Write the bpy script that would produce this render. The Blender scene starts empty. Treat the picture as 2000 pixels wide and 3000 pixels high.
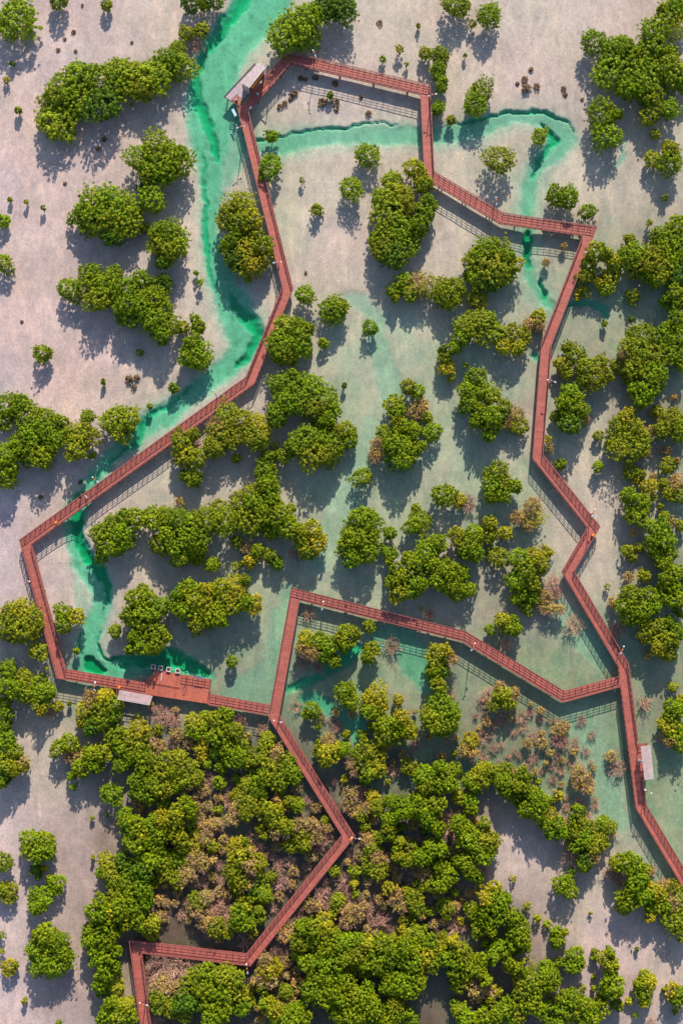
import bpy, bmesh, math, random
import numpy as np
from mathutils import Vector, Matrix, Quaternion

random.seed(7)
rng = np.random.default_rng(11)
SC = bpy.context.scene
COL = SC.collection
PPM = 16.0                      # photograph pixels per metre at the picture centre
FPX = 4250.0                    # focal length in photograph pixels
TILT = math.radians(5.4)        # the drone looks a little towards the top of the picture
DIST = FPX / PPM
CAM = Vector((0, -DIST * math.sin(TILT), DIST * math.cos(TILT)))
EL = math.radians(34.6)         # sun elevation
SUNH = Vector((0.125, 1.0, 0)).normalized()

# ------------------------------------------------------------------ camera
cam = bpy.data.cameras.new("camera")
cam.sensor_fit = 'VERTICAL'
cam.angle = 2 * math.atan(1500 / FPX)
cam.clip_start = 1.0
cam.clip_end = 8000
cam_ob = bpy.data.objects.new("camera", cam)
COL.objects.link(cam_ob)
cam_ob.location = CAM
cam_ob.rotation_euler = (TILT, 0, 0)
SC.camera = cam_ob

# ------------------------------------------------------------------ sky and sun
world = bpy.data.worlds.new("World")
SC.world = world
world.use_nodes = True
wn = world.node_tree.nodes
wl = world.node_tree.links
wn.clear()
sky = wn.new("ShaderNodeTexSky")
sky.sky_type = 'NISHITA'
sky.sun_disc = False
sky.sun_elevation = EL
sky.sun_rotation = math.atan2(SUNH.x, SUNH.y)
sky.air_density = 1.0
sky.dust_density = 0.8
sky.ozone_density = 2.6
bg = wn.new("ShaderNodeBackground")
bg.inputs["Strength"].default_value = 0.15
wo = wn.new("ShaderNodeOutputWorld")
wl.new(sky.outputs[0], bg.inputs["Color"])
wl.new(bg.outputs[0], wo.inputs["Surface"])

sun = bpy.data.lights.new("sun", 'SUN')
sun.energy = 4.8
sun.angle = math.radians(0.5)
sun.color = (1.0, 0.935, 0.835)
sun_ob = bpy.data.objects.new("sun", sun)
COL.objects.link(sun_ob)
to_sun = (SUNH * math.cos(EL) + Vector((0, 0, math.sin(EL)))).normalized()
sun_ob.rotation_euler = to_sun.to_track_quat('Z', 'Y').to_euler()
sun_ob.location = to_sun * 300

SC.view_settings.view_transform = 'Standard'
SC.view_settings.look = 'None'
SC.view_settings.exposure = 0.36
SC.view_settings.gamma = 1.0
SC.render.engine = 'CYCLES'
SC.cycles.max_bounces = 6
SC.cycles.transparent_max_bounces = 12
SC.cycles.diffuse_bounces = 3

# ------------------------------------------------------------------ helpers
def inv_np(px, py, z=0.0):
    """point at height z that lies under a photograph pixel"""
    u = (px - 1000.0) / FPX; v = (1500.0 - py) / FPX
    dy = math.sin(TILT) + v * math.cos(TILT)
    dz = -math.cos(TILT) + v * math.sin(TILT)
    t = (z - CAM.z) / dz
    return u * t, CAM.y + dy * t
def inv(px, py, z=0.0):
    x, y = inv_np(px, py, z)
    return Vector((x, y, z))
def proj(p):
    r = Vector(p) - CAM
    d = r.y * math.sin(TILT) - r.z * math.cos(TILT)
    v = r.y * math.cos(TILT) + r.z * math.sin(TILT)
    return 1000 + FPX * r.x / d, 1500 - FPX * v / d
def mpp(p):
    r = Vector(p) - CAM
    return (r.y * math.sin(TILT) - r.z * math.cos(TILT)) / FPX

def tag(o, label=None, cat=None, group=None, kind=None):
    if label: o["label"] = label
    if cat: o["category"] = cat
    if group: o["group"] = group
    if kind: o["kind"] = kind
    return o

def empty(name, loc=(0, 0, 0), rz=0.0):
    o = bpy.data.objects.new(name, None)
    o.empty_display_size = 0.3
    o.location = loc
    o.rotation_euler = (0, 0, rz)
    COL.objects.link(o)
    return o

def mesh_ob(name, me, parent=None, loc=(0, 0, 0)):
    o = bpy.data.objects.new(name, me)
    o.location = loc
    COL.objects.link(o)
    if parent is not None:
        o.parent = parent
    return o

class MB:
    """collects solid shapes and links them as one mesh object"""
    def __init__(s):
        s.v = []; s.f = []
    def add(s, vs, fs):
        n = len(s.v)
        s.v += [tuple(v) for v in vs]
        s.f += [tuple(i + n for i in f) for f in fs]
        return s
    def box(s, c, size, rz=0.0, M=None):
        x, y, z = (q / 2 for q in size)
        vs = [Vector((a * x, b * y, d * z)) for d in (-1, 1) for b in (-1, 1) for a in (-1, 1)]
        R = M if M is not None else Matrix.Rotation(rz, 3, 'Z')
        vs = [R @ v + Vector(c) for v in vs]
        return s.add(vs, [(0, 2, 3, 1), (4, 5, 7, 6), (0, 1, 5, 4), (2, 6, 7, 3), (0, 4, 6, 2), (1, 3, 7, 5)])
    def bar(s, a, b, w, h=None, up=Vector((0, 0, 1))):
        a = Vector(a); b = Vector(b); h = w if h is None else h
        d = (b - a)
        L = d.length
        if L < 1e-6: return s
        d /= L
        if abs(d.dot(up)) > 0.99: up = Vector((1, 0, 0))
        r = d.cross(up).normalized(); u = r.cross(d).normalized()
        vs = []
        for p in (a, b):
            for su, sr in ((-1, -1), (-1, 1), (1, 1), (1, -1)):
                vs.append(p + r * (sr * w / 2) + u * (su * h / 2))
        return s.add(vs, [(0, 1, 2, 3), (7, 6, 5, 4), (0, 4, 5, 1), (1, 5, 6, 2), (2, 6, 7, 3), (3, 7, 4, 0)])
    def tube(s, pts, rad, n=6):
        rings = []
        pts = [Vector(p) for p in pts]
        vs = []; fs = []
        for i, p in enumerate(pts):
            d = (pts[min(i + 1, len(pts) - 1)] - pts[max(i - 1, 0)]).normalized()
            up = Vector((0, 0, 1)) if abs(d.z) < 0.95 else Vector((1, 0, 0))
            r = d.cross(up).normalized(); u = r.cross(d)
            for k in range(n):
                a = 2 * math.pi * k / n
                vs.append(p + (r * math.cos(a) + u * math.sin(a)) * rad[i])
        for i in range(len(pts) - 1):
            for k in range(n):
                fs.append((i * n + k, i * n + (k + 1) % n, (i + 1) * n + (k + 1) % n, (i + 1) * n + k))
        fs.append(tuple(range(n - 1, -1, -1)))
        fs.append(tuple(range((len(pts) - 1) * n, len(pts) * n)))
        return s.add(vs, fs)
    def ball(s, c, r, n=10, m=6, sz=1.0):
        vs = [Vector(c) + Vector((0, 0, -r * sz))]
        for j in range(1, m):
            t = math.pi * j / m
            for k in range(n):
                a = 2 * math.pi * k / n
                vs.append(Vector(c) + Vector((r * math.sin(t) * math.cos(a), r * math.sin(t) * math.sin(a), -r * sz * math.cos(t))))
        vs.append(Vector(c) + Vector((0, 0, r * sz)))
        fs = []
        for k in range(n):
            fs.append((0, 1 + (k + 1) % n, 1 + k))
        for j in range(m - 2):
            for k in range(n):
                a = 1 + j * n
                fs.append((a + k, a + (k + 1) % n, a + n + (k + 1) % n, a + n + k))
        a = 1 + (m - 2) * n
        for k in range(n):
            fs.append((a + k, a + (k + 1) % n, len(vs) - 1))
        return s.add(vs, fs)
    def prism(s, poly, z0, z1):
        n = len(poly)
        ar = sum(poly[i][0] * poly[(i + 1) % n][1] - poly[(i + 1) % n][0] * poly[i][1] for i in range(n))
        if ar < 0: poly = list(reversed(poly))
        vs = [(p[0], p[1], z0) for p in poly] + [(p[0], p[1], z1) for p in poly]
        fs = [tuple(range(n - 1, -1, -1)), tuple(range(n, 2 * n))]
        fs += [(i, (i + 1) % n, n + (i + 1) % n, n + i) for i in range(n)]
        return s.add(vs, fs)
    def build(s, name, mat, parent=None, loc=(0, 0, 0), smooth=False):
        me = bpy.data.meshes.new(name)
        me.from_pydata(s.v, [], s.f)
        me.update()
        if mat: me.materials.append(mat)
        if smooth:
            for p in me.polygons: p.use_smooth = True
        return mesh_ob(name, me, parent, loc)

# ------------------------------------------------------------------ materials
def new_mat(name):
    m = bpy.data.materials.new(name)
    m.use_nodes = True
    nt = m.node_tree
    nt.nodes.clear()
    out = nt.nodes.new("ShaderNodeOutputMaterial")
    return m, nt, out

def N(nt, kind, **kw):
    n = nt.nodes.new(kind)
    for k, v in kw.items():
        if k == 'inp':
            for a, b in v.items(): n.inputs[a].default_value = b
        else:
            setattr(n, k, v)
    return n

def mix_col(nt, a, b, fac, mode='MIX'):
    n = nt.nodes.new("ShaderNodeMix"); n.data_type = 'RGBA'; n.blend_type = mode
    for sock, val in ((n.inputs[0], fac), (n.inputs[6], a), (n.inputs[7], b)):
        if hasattr(val, 'links'): nt.links.new(val, sock)
        else:
            sock.default_value = val if not isinstance(val, tuple) else (*val, 1.0)[:4]
    return n.outputs[2]

def ramp(nt, fac, stops):
    n = nt.nodes.new("ShaderNodeValToRGB")
    e = n.color_ramp.elements
    while len(e) < len(stops): e.new(0.5)
    for q, (p, c) in zip(e, stops):
        q.position = p
        q.color = (*c, 1) if isinstance(c, tuple) else (c, c, c, 1)
    nt.links.new(fac, n.inputs[0])
    return n.outputs[0]

def simple_mat(name, col, rough=0.7, var=0.18, scale=3.0, metal=0.0):
    m, nt, out = new_mat(name)
    b = N(nt, "ShaderNodeBsdfPrincipled", inp={"Roughness": rough, "Metallic": metal})
    tc = N(nt, "ShaderNodeTexCoord")
    no = N(nt, "ShaderNodeTexNoise", inp={"Scale": scale, "Detail": 5.0, "Roughness": 0.65})
    nt.links.new(tc.outputs["Object"], no.inputs["Vector"])
    v = ramp(nt, no.outputs[0], [(0.25, 1 - var), (0.75, 1 + var)])
    c = mix_col(nt, col, v, 1.0, 'MULTIPLY')
    nt.links.new(c, b.inputs["Base Color"])
    nt.links.new(b.outputs[0], out.inputs[0])
    return m

def plank_mat(name, col, plank=0.145, var=0.14, axis='X'):
    """boards laid across the local X axis, each board its own shade, thin dark joints, worn patches"""
    m, nt, out = new_mat(name)
    b = N(nt, "ShaderNodeBsdfPrincipled", inp={"Roughness": 0.62})
    tc = N(nt, "ShaderNodeTexCoord")
    sx = N(nt, "ShaderNodeSeparateXYZ")
    nt.links.new(tc.outputs["Object"], sx.inputs[0])
    d = N(nt, "ShaderNodeMath", operation='DIVIDE', inp={1: plank}); nt.links.new(sx.outputs[axis], d.inputs[0])
    fl = N(nt, "ShaderNodeMath", operation='FLOOR'); nt.links.new(d.outputs[0], fl.inputs[0])
    fr = N(nt, "ShaderNodeMath", operation='FRACT'); nt.links.new(d.outputs[0], fr.inputs[0])
    wn_ = N(nt, "ShaderNodeTexWhiteNoise", noise_dimensions='1D'); nt.links.new(fl.outputs[0], wn_.inputs["W"])
    bv = ramp(nt, wn_.outputs[0], [(0.0, 1 - var), (1.0, 1 + var)])
    jt = ramp(nt, fr.outputs[0], [(0.0, 0.55), (0.05, 1.0)])
    no = N(nt, "ShaderNodeTexNoise", inp={"Scale": 0.32, "Detail": 6.0, "Roughness": 0.6})
    nt.links.new(tc.outputs["Object"], no.inputs["Vector"])
    wear = ramp(nt, no.outputs[0], [(0.3, (0.80, 0.86, 0.9)), (0.7, (1.16, 1.1, 1.1))])
    c = mix_col(nt, col, bv, 1.0, 'MULTIPLY')
    c = mix_col(nt, c, jt, 1.0, 'MULTIPLY')
    c = mix_col(nt, c, wear, 1.0, 'MULTIPLY')
    oi = N(nt, "ShaderNodeObjectInfo")
    c = mix_col(nt, c, ramp(nt, oi.outputs["Random"], [(0.0, (0.88, 0.90, 0.92)), (1.0, (1.12, 1.08, 1.06))]), 1.0, 'MULTIPLY')
    n4 = N(nt, "ShaderNodeTexNoise", inp={"Scale": 1.7, "Detail": 5.0, "Roughness": 0.7}); nt.links.new(tc.outputs["Object"], n4.inputs["Vector"])
    c = mix_col(nt, c, ramp(nt, n4.outputs[0], [(0.34, (0.68, 0.70, 0.74)), (0.5, (1, 1, 1)), (0.7, (1.12, 1.12, 1.12))]), 1.0, 'MULTIPLY')
    nt.links.new(c, b.inputs["Base Color"])
    nt.links.new(b.outputs[0], out.inputs[0])
    return m

def leaf_mat(name):
    m, nt, out = new_mat(name)
    oi = N(nt, "ShaderNodeObjectInfo")
    at = N(nt, "ShaderNodeAttribute", attribute_name="tint")
    v = ramp(nt, at.outputs["Fac"], [(0.0, (0.42, 0.52, 0.7)), (0.5, (1.0, 1.0, 1.0)), (1.0, (1.55, 1.36, 1.15))])
    c = mix_col(nt, oi.outputs["Color"], v, 1.0, 'MULTIPLY')
    d = N(nt, "ShaderNodeBsdfPrincipled", inp={"Roughness": 0.55})
    d.inputs["Specular IOR Level"].default_value = 0.25
    t = N(nt, "ShaderNodeBsdfTranslucent")
    tcol = mix_col(nt, c, (1.2, 1.15, 0.5), 1.0, 'MULTIPLY')
    nt.links.new(c, d.inputs["Base Color"]); nt.links.new(tcol, t.inputs["Color"])
    mx = N(nt, "ShaderNodeMixShader", inp={0: 0.20})
    nt.links.new(d.outputs[0], mx.inputs[1]); nt.links.new(t.outputs[0], mx.inputs[2])
    nt.links.new(mx.outputs[0], out.inputs[0])
    return m

M_LEAF = leaf_mat("mangrove_leaves")
M_BARK = simple_mat("mangrove_bark", (0.17, 0.13, 0.11), 0.9, 0.3, 4.0)
def twig_mat():
    m, nt, out = new_mat("dead_twigs")
    oi = N(nt, "ShaderNodeObjectInfo")
    b = N(nt, "ShaderNodeBsdfPrincipled", inp={"Roughness": 0.9})
    at = N(nt, "ShaderNodeAttribute", attribute_name="tint")
    v = ramp(nt, at.outputs["Fac"], [(0.0, 0.6), (1.0, 1.35)])
    c = mix_col(nt, oi.outputs["Color"], v, 1.0, 'MULTIPLY')
    nt.links.new(c, b.inputs["Base Color"]); nt.links.new(b.outputs[0], out.inputs[0])
    return m
M_TWIG = twig_mat()
DECKC = (0.400, 0.104, 0.070)
M_DECK = plank_mat("red_brown_decking", DECKC)
M_PLAT = plank_mat("orange_red_decking", (0.45, 0.108, 0.058))
M_RAIL = simple_mat("red_brown_rail_steel", (0.27, 0.075, 0.06), 0.5, 0.12, 2.0)
M_PILE = simple_mat("dark_timber_piles", (0.12, 0.07, 0.055), 0.85, 0.25, 3.0)
M_GREYDECK = plank_mat("weathered_jetty_boards", (0.40, 0.305, 0.30), 0.14, 0.08)
M_SLAT = simple_mat("pale_weathered_slats", (0.56, 0.43, 0.40), 0.7, 0.22, 1.3)
M_DARKSTEEL = simple_mat("dark_brown_steel", (0.05, 0.022, 0.03), 0.45, 0.15, 2.0)
M_WHITE = simple_mat("white_enamel", (0.72, 0.71, 0.69), 0.35, 0.04, 4.0)
M_ORANGE = simple_mat("orange_plastic", (0.86, 0.24, 0.02), 0.45, 0.08, 4.0)
M_GREYPANEL = simple_mat("grey_panel", (0.22, 0.25, 0.27), 0.4, 0.1, 4.0)
M_PALEBLUE = simple_mat("pale_blue_white_panel", (0.62, 0.80, 0.84), 0.3, 0.05, 3.0)
M_GREENSIGN = simple_mat("green_sign_enamel", (0.05, 0.42, 0.26), 0.4, 0.06, 4.0)
M_WOOD = simple_mat("red_timber", (0.36, 0.11, 0.07), 0.6, 0.2, 3.0)
M_SOLAR = simple_mat("solar_cells", (0.50, 0.54, 0.60), 0.25, 0.05, 6.0)
M_RIM = simple_mat("whitewashed_timber", (0.66, 0.60, 0.56), 0.6, 0.15, 5.0)
M_YELLOW = simple_mat("yellow_enamel", (0.80, 0.56, 0.05), 0.4, 0.06, 4.0)

# ------------------------------------------------------------------ terrain
def lerp_grid(rows, X, Y):
    A = np.array([[float(c) for c in r.split()] for r in rows])
    gx = np.clip(X / 250.0, 0, 7.999); gy = np.clip(Y / 250.0, 0, 11.999)
    i = gx.astype(int); j = gy.astype(int)
    fx = gx - i; fy = gy - j
    fx = fx * fx * (3 - 2 * fx); fy = fy * fy * (3 - 2 * fy)
    return (A[j, i] * (1 - fx) + A[j, i + 1] * fx) * (1 - fy) + (A[j + 1, i] * (1 - fx) + A[j + 1, i + 1] * fx) * fy

PINK = ["8 8 6 3 5 4 5 6 5", "8 9 5 2 6 4 6 6 4", "9 8 6 2 4 3 1 3 2", "9 8 4 2 5 4 2 1 1", "9 9 5 3 1 0 1 0 0",
        "7 8 3 4 0 0 1 2 0", "9 7 2 2 0 0 0 4 0", "9 7 3 1 0 2 1 2 0", "3 2 1 0 0 0 0 0 1", "6 4 1 0 0 0 0 0 0",
        "9 8 2 1 1 2 8 2 1", "9 8 2 1 1 1 6 9 6", "9 8 3 1 1 2 5 7 7"]
SHAL = ["0 0 1 3 0 2 1 0 0", "0 0 1 3 0 2 0 0 2", "0 0 2 5 3 4 6 3 3", "0 0 3 5 3 4 7 8 6", "0 0 4 4 7 7 8 9 8",
        "0 0 5 3 9 8 7 6 8", "0 1 5 6 10 9 9 3 8", "0 3 7 11 10 6 10 8 9", "5 12 12 14 20 20 20 20 18", "0 4 9 9 18 17 22 26 24",
        "0 0 8 10 12 5 0 8 18", "0 0 8 9 9 7 0 0 2", "0 0 6 8 8 6 2 0 0"]
BROWN = ["0 0 0 0 0 0 0 0 1", "0 0 0 0 0 0 0 1 2", "0 0 0 0 0 0 0 0 1", "0 0 0 0 0 1 1 3 5", "0 0 0 0 0 0 1 2 5",
         "0 0 0 0 0 0 1 1 5", "0 0 1 1 0 0 1 0 5", "0 0 1 1 0 1 2 1 5", "2 1 2 2 1 1 2 2 3", "0 2 7 8 7 6 5 2 2",
         "0 3 9 9 9 8 1 1 1", "0 4 9 9 9 9 6 0 1", "0 3 9 9 9 9 8 3 2"]

STROKES = [  # depth m, softness px, points (x, y, half width px)
 (0.36, 34, [(800,-120,74),(782,0,72),(732,60,68),(690,110,62),(642,175,72),(625,240,66),(608,300,64),(618,350,70),(620,430,58),(618,500,40),(620,560,30),(617,640,25),(618,700,24),(622,760,27),(636,800,36),(664,860,43),(697,920,50),(712,965,52),(712,1000,40),(700,1040,36),(665,1080,32),(610,1120,30),(555,1160,32),(500,1205,32),(455,1230,36),(415,1255,32),(370,1300,28),(320,1345,24),(275,1400,23),(245,1450,26),(225,1500,32),(215,1560,27),(220,1600,26),(235,1640,28),(275,1680,38),(298,1730,32),(298,1780,30),(275,1830,30),(258,1880,30),(262,1920,36),(255,1960,45)]),
 (0.24, 34, [(700,250,34),(688,340,44),(690,420,44),(680,480,32),(668,540,18)]),
 (0.14, 22, [(232,1690,26),(240,1740,30),(240,1790,24)]),
 (0.40, 28, [(255,1965,40),(330,1965,36),(400,1950,30),(470,1940,36),(540,1955,46),(590,1990,40)]),
 (0.95, 34, [(720,-30,28),(698,22,26),(643,100,26),(600,150,20),(575,210,16),(580,280,22),(592,325,26),(610,370,26),(632,424,20),(640,470,10)]),
 (0.75, 16, [(590,440,6),(598,500,9),(603,600,11),(606,700,13),(610,780,9),(625,850,7)]),
 (1.0, 36, [(672,860,12),(690,900,20),(730,940,30),(755,975,26),(742,1010,20),(722,1045,16),(690,1075,10)]),
 (0.8, 24, [(560,1130,8),(540,1150,10),(500,1190,10),(450,1212,14),(425,1240,18),(400,1290,14),(350,1330,10),(300,1370,8),(262,1410,8)]),
 (1.15, 22, [(238,1450,14),(226,1500,18),(224,1560,20),(238,1605,20),(262,1640,20),(292,1670,18),(312,1720,13),(308,1765,8)]),
 (1.15, 9, [(262,1935,20),(268,1950,26),(300,1965,12)]),
 (0.6, 8, [(232,1860,5),(226,1890,6),(238,1920,5)]),
 (0.8, 7, [(290,1850,4),(287,1890,5),(296,1915,6),(320,1935,6),(360,1932,8)]),
 (1.05, 26, [(360,1950,20),(430,1928,24),(500,1930,28),(560,1952,28),(600,1975,18)]),
 (0.29, 30, [(712,425,18),(760,428,22),(820,427,28),(900,408,29),(1000,398,28),(1100,396,30),(1235,397,29),(1290,397,26),(1360,385,26),(1450,360,22),(1500,344,22),(1545,338,22),(1590,350,26),(1628,376,34),(1642,406,42),(1625,435,38),(1600,460,32),(1570,492,22),(1553,530,20),(1545,580,21),(1545,640,19),(1545,700,17),(1545,750,16),(1552,800,15),(1570,850,15),(1600,885,14),(1635,905,12)]),
 (0.85, 20, [(1585,365,6),(1608,390,16),(1625,412,16),(1602,440,15),(1575,475,11),(1556,520,6)]),
 (0.75, 8, [(1290,372,2),(1380,355,5),(1420,345,5),(1480,331,6),(1540,324,7),(1600,331,7),(1650,354,5),(1680,385,3)]),
 (0.7, 9, [(735,412,6),(800,408,5),(820,399,5),(900,385,5),(1000,373,6),(1080,363,4),(1160,362,3)]),
 (1.1, 16, [(1543,680,13),(1545,740,15),(1547,780,8)]),
 (0.95, 9, [(1583,820,5),(1590,850,9),(1594,872,8)]),
 (0.11, 26, [(1020,870,20),(1060,885,30),(1100,920,30),(1108,1000,32),(1125,1080,40),(1150,1150,40)]),
 (0.08, 36, [(1090,1240,35),(1060,1350,45),(1020,1450,55),(970,1560,45),(940,1640,45)]),
 (0.13, 45, [(845,1740,35),(830,1820,45),(815,1920,50),(790,2000,70),(700,2040,60)]),
 (0.75, 30, [(846,2020,12),(900,1998,20),(960,1965,16),(1010,1930,26),(1045,1900,16)]),
 (0.26, 34, [(1120,1870,40),(1180,1880,50),(1215,1930,55),(1260,1990,50)]),
 (0.45, 30, [(870,2080,20),(905,2050,30),(980,2080,30),(1040,2120,30),(1060,2180,22)]),
 (0.5, 10, [(1662,890,9),(1720,893,11),(1765,905,17),(1772,925,14)]),
 (0.20, 26, [(1826,410,11),(1828,450,15),(1812,485,15)]),
 (0.12, 40, [(1640,1780,30),(1700,1850,50),(1760,1930,45)]),
 (0.10, 60, [(1700,2120,70),(1760,2250,60),(1800,2400,60)]),
 (0.45, 10, [(1560,1040,10),(1595,1060,8)]),
]
for _i in (0, 13):                       # wide pale shallows along both creeks
    STROKES.append((0.125, 70, [(x, y, w + 32) for x, y, w in STROKES[_i][2]]))
def smooth01(t):
    t = np.clip(t, 0, 1)
    return t * t * (3 - 2 * t)

def vnoise(X, Y, cell, seed):
    r = np.random.default_rng(seed).random((256, 256))
    gx = X / cell; gy = Y / cell
    i = np.floor(gx).astype(int); j = np.floor(gy).astype(int)
    fx = gx - i; fy = gy - j
    fx = fx * fx * (3 - 2 * fx); fy = fy * fy * (3 - 2 * fy)
    i0 = i % 256; i1 = (i + 1) % 256; j0 = j % 256; j1 = (j + 1) % 256
    return (r[j0, i0] * (1 - fx) + r[j0, i1] * fx) * (1 - fy) + (r[j1, i0] * (1 - fx) + r[j1, i1] * fx) * fy

def fields(X, Y):
    # wobble the outlines a little so that banks are not smooth curves
    wx = (vnoise(X, Y, 26, 1) - .5) * 12 + (vnoise(X, Y, 9, 2) - .5) * 7
    wy = (vnoise(X, Y, 26, 3) - .5) * 12 + (vnoise(X, Y, 9, 4) - .5) * 7
    big = (vnoise(X, Y, 140, 5) - .5) + 0.5 * (vnoise(X, Y, 60, 6) - .5)
    P = lerp_grid(PINK, X + big * 120, Y + big * 90) / 9.0
    P = np.clip(P + big * 0.30, 0, 1)
    S = lerp_grid(SHAL, X + big * 80, Y) / 100.0
    B = np.clip(lerp_grid(BROWN, X + big * 90, Y - big * 90) / 9.0 + big * 0.25 * (lerp_grid(BROWN, X, Y) > 1.2), 0, 1)
    base = 0.012 + 0.15 * P - (np.minimum(S, .08) + np.maximum(S - .08, 0) * .32) * 0.80 + (vnoise(X, Y, 34, 7) - .5) * 0.05 + (vnoise(X, Y, 12, 8) - .5) * 0.02
    near = np.zeros_like(X); deep = np.zeros_like(X); tmask = np.zeros_like(X)
    for dep, soft, pts in STROKES:
        for (x0, y0, w0), (x1, y1, w1) in zip(pts[:-1], pts[1:]):
            R = max(w0, w1) + 60
            m = (X > min(x0, x1) - R) & (X < max(x0, x1) + R) & (Y > min(y0, y1) - R) & (Y < max(y0, y1) + R)
            if not m.any(): continue
            xx = X[m] + wx[m]; yy = Y[m] + wy[m]
            dx, dy = x1 - x0, y1 - y0
            t = np.clip(((xx - x0) * dx + (yy - y0) * dy) / (dx * dx + dy * dy), 0, 1)
            d = np.hypot(xx - x0 - t * dx, yy - y0 - t * dy)
            hw = w0 + t * (w1 - w0) + (7 if dep in (.36, .29) else 0)
            q = smooth01((hw - d) / min(soft, 2 * max(4, min(w0, w1))) + 0.3)
            deep[m] = np.maximum(deep[m], dep * q)
            tmask[m] = np.maximum(tmask[m], q if dep > 0.3 else q * (0.5 if dep == .125 else 0.5))
            near[m] = np.maximum(near[m], smooth01((hw + 42 - d) / 60))
    z = np.where(base > -deep, base * (1 - tmask) - deep, base)
    z = np.minimum(z, base)
    return z, P, B, tmask, near, S

def make_ground():
    st = 4.0
    xs = np.concatenate([[-16000, -9000, -5000, -2500, -900], np.arange(-360, 2361, st), [2900, 4500, 7000, 11000, 18000]])
    ys = np.concatenate([[-16000, -9000, -5000, -2500, -900], np.arange(-360, 3361, st), [3900, 5500, 8000, 12000, 19000]])
    X, Y = np.meshgrid(xs, ys)
    z, P, B, T, NR, S = fields(X, Y)
    nx, ny = len(xs), len(ys)
    WX, WY = inv_np(X, Y, 0.0)
    co = np.stack([WX, WY, z], -1).reshape(-1, 3)
    idx = np.arange(nx * ny).reshape(ny, nx)
    quads = np.stack([idx[:-1, :-1], idx[1:, :-1], idx[1:, 1:], idx[:-1, 1:]], -1).reshape(-1, 4)
    me = bpy.data.meshes.new("mudflat_ground")
    me.vertices.add(nx * ny); me.vertices.foreach_set("co", co.ravel())
    nq = len(quads)
    me.loops.add(nq * 4); me.loops.foreach_set("vertex_index", quads.ravel().astype(np.int32))
    me.polygons.add(nq); me.polygons.foreach_set("loop_start", np.arange(0, nq * 4, 4, dtype=np.int32))
    me.polygons.foreach_set("use_smooth", np.ones(nq, dtype=bool))
    me.update(); me.validate()
    # bed colours: pink dry sand, grey-green wet silt, brown mud below the grove, pale sand in the creek bed
    def c(r, g, b): return np.array([r, g, b])
    hue = vnoise(X, Y, 190, 21)[..., None]
    pink = c(.495, .345, .302) * (1 - hue) + c(.450, .348, .335) * hue
    sf = np.clip((S - .03) / .15, 0, 1)[..., None]
    sage = c(.410, .375, .268) * (1 - sf) + c(.315, .272, .165) * sf
    mud = c(.115, .076, .048) * np.ones_like(pink)
    creek = c(.46, .42, .31) * (1 - sf * .4) + c(.30, .30, .19) * sf * .4
    algae = c(.20, .23, .13)
    p = P[..., None]
    col = sage * (1 - p) + pink * p
    b = (B ** 1.1)[..., None]
    col = col * (1 - b) + mud * b
    mot = vnoise(X, Y, 20, 22) * .6 + vnoise(X, Y, 8, 23) * .4
    ring = np.clip(NR - T, 0, 1) * np.clip((mot - .45) * 3, 0, 1)
    col = col * (1 - .45 * ring[..., None]) + (c(.25, .235, .18)) * (.45 * ring[..., None])
    t = T[..., None]
    col = col * (1 - t) + creek * t
    weed = (np.clip((vnoise(X, Y, 16, 24) - .62) * 4, 0, 1) * T)[..., None] * .35
    w2 = np.clip((vnoise(X, Y, 44, 27) * .55 + vnoise(X, Y, 11, 28) * .45 - .50) * 5, 0, 1) * np.clip((S - .08) / .1, 0, 1) * (1 - T)
    weed = np.maximum(weed, w2[..., None] * .55)
    col = col * (1 - weed) + algae * weed
    col = col * (0.90 + 0.2 * vnoise(X, Y, 70, 25) + 0.10 * (vnoise(X, Y, 10, 26) - .5))[..., None]
    at = me.attributes.new("bed", 'FLOAT_COLOR', 'POINT')
    rgba = np.concatenate([col, np.ones_like(col[..., :1])], -1).reshape(-1, 4).astype(np.float32)
    at.data.foreach_set("color", rgba.ravel())
    # belts of breathing roots round the mangroves
    RT = np.zeros_like(X)
    for (lx, ly, lw, lk) in LOBES:
        if lk in 'tp' or lw < 28: continue
        R = lw / 2 + 46
        i0, i1 = np.searchsorted(xs, (lx - R, lx + R)); j0, j1 = np.searchsorted(ys, (ly - R, ly + R))
        d = np.hypot(X[j0:j1, i0:i1] - lx, Y[j0:j1, i0:i1] - ly)
        RT[j0:j1, i0:i1] = np.maximum(RT[j0:j1, i0:i1], smooth01((R - d) / 60))
    RT *= np.clip((vnoise(X, Y, 30, 31) - .30) * 2.6, 0, 1)
    ra_ = me.attributes.new("roots", 'FLOAT', 'POINT')
    ra_.data.foreach_set("value", RT.astype(np.float32).ravel())
    m, nt, out = new_mat("tidal_flat_bed")
    a = N(nt, "ShaderNodeAttribute", attribute_name="bed")
    tc = N(nt, "ShaderNodeTexCoord")
    mp = N(nt, "ShaderNodeMapping"); mp.inputs["Scale"].default_value = (1.0, 0.72, 1.0)
    nt.links.new(tc.outputs["Object"], mp.inputs["Vector"])
    n1 = N(nt, "ShaderNodeTexNoise", inp={"Scale": 4.2, "Detail": 5.0, "Roughness": 0.7, "Distortion": 0.6})
    n2 = N(nt, "ShaderNodeTexNoise", inp={"Scale": 0.5, "Detail": 6.0, "Roughness": 0.62, "Distortion": 0.4})
    nt.links.new(mp.outputs[0], n1.inputs["Vector"]); nt.links.new(mp.outputs[0], n2.inputs["Vector"])
    v1 = ramp(nt, n1.outputs[0], [(0.25, 0.66), (0.5, 1.0), (0.76, 1.38)])
    v2 = ramp(nt, n2.outputs[0], [(0.30, (0.86, 0.88, 0.88)), (0.70, (1.12, 1.10, 1.08))])
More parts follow.
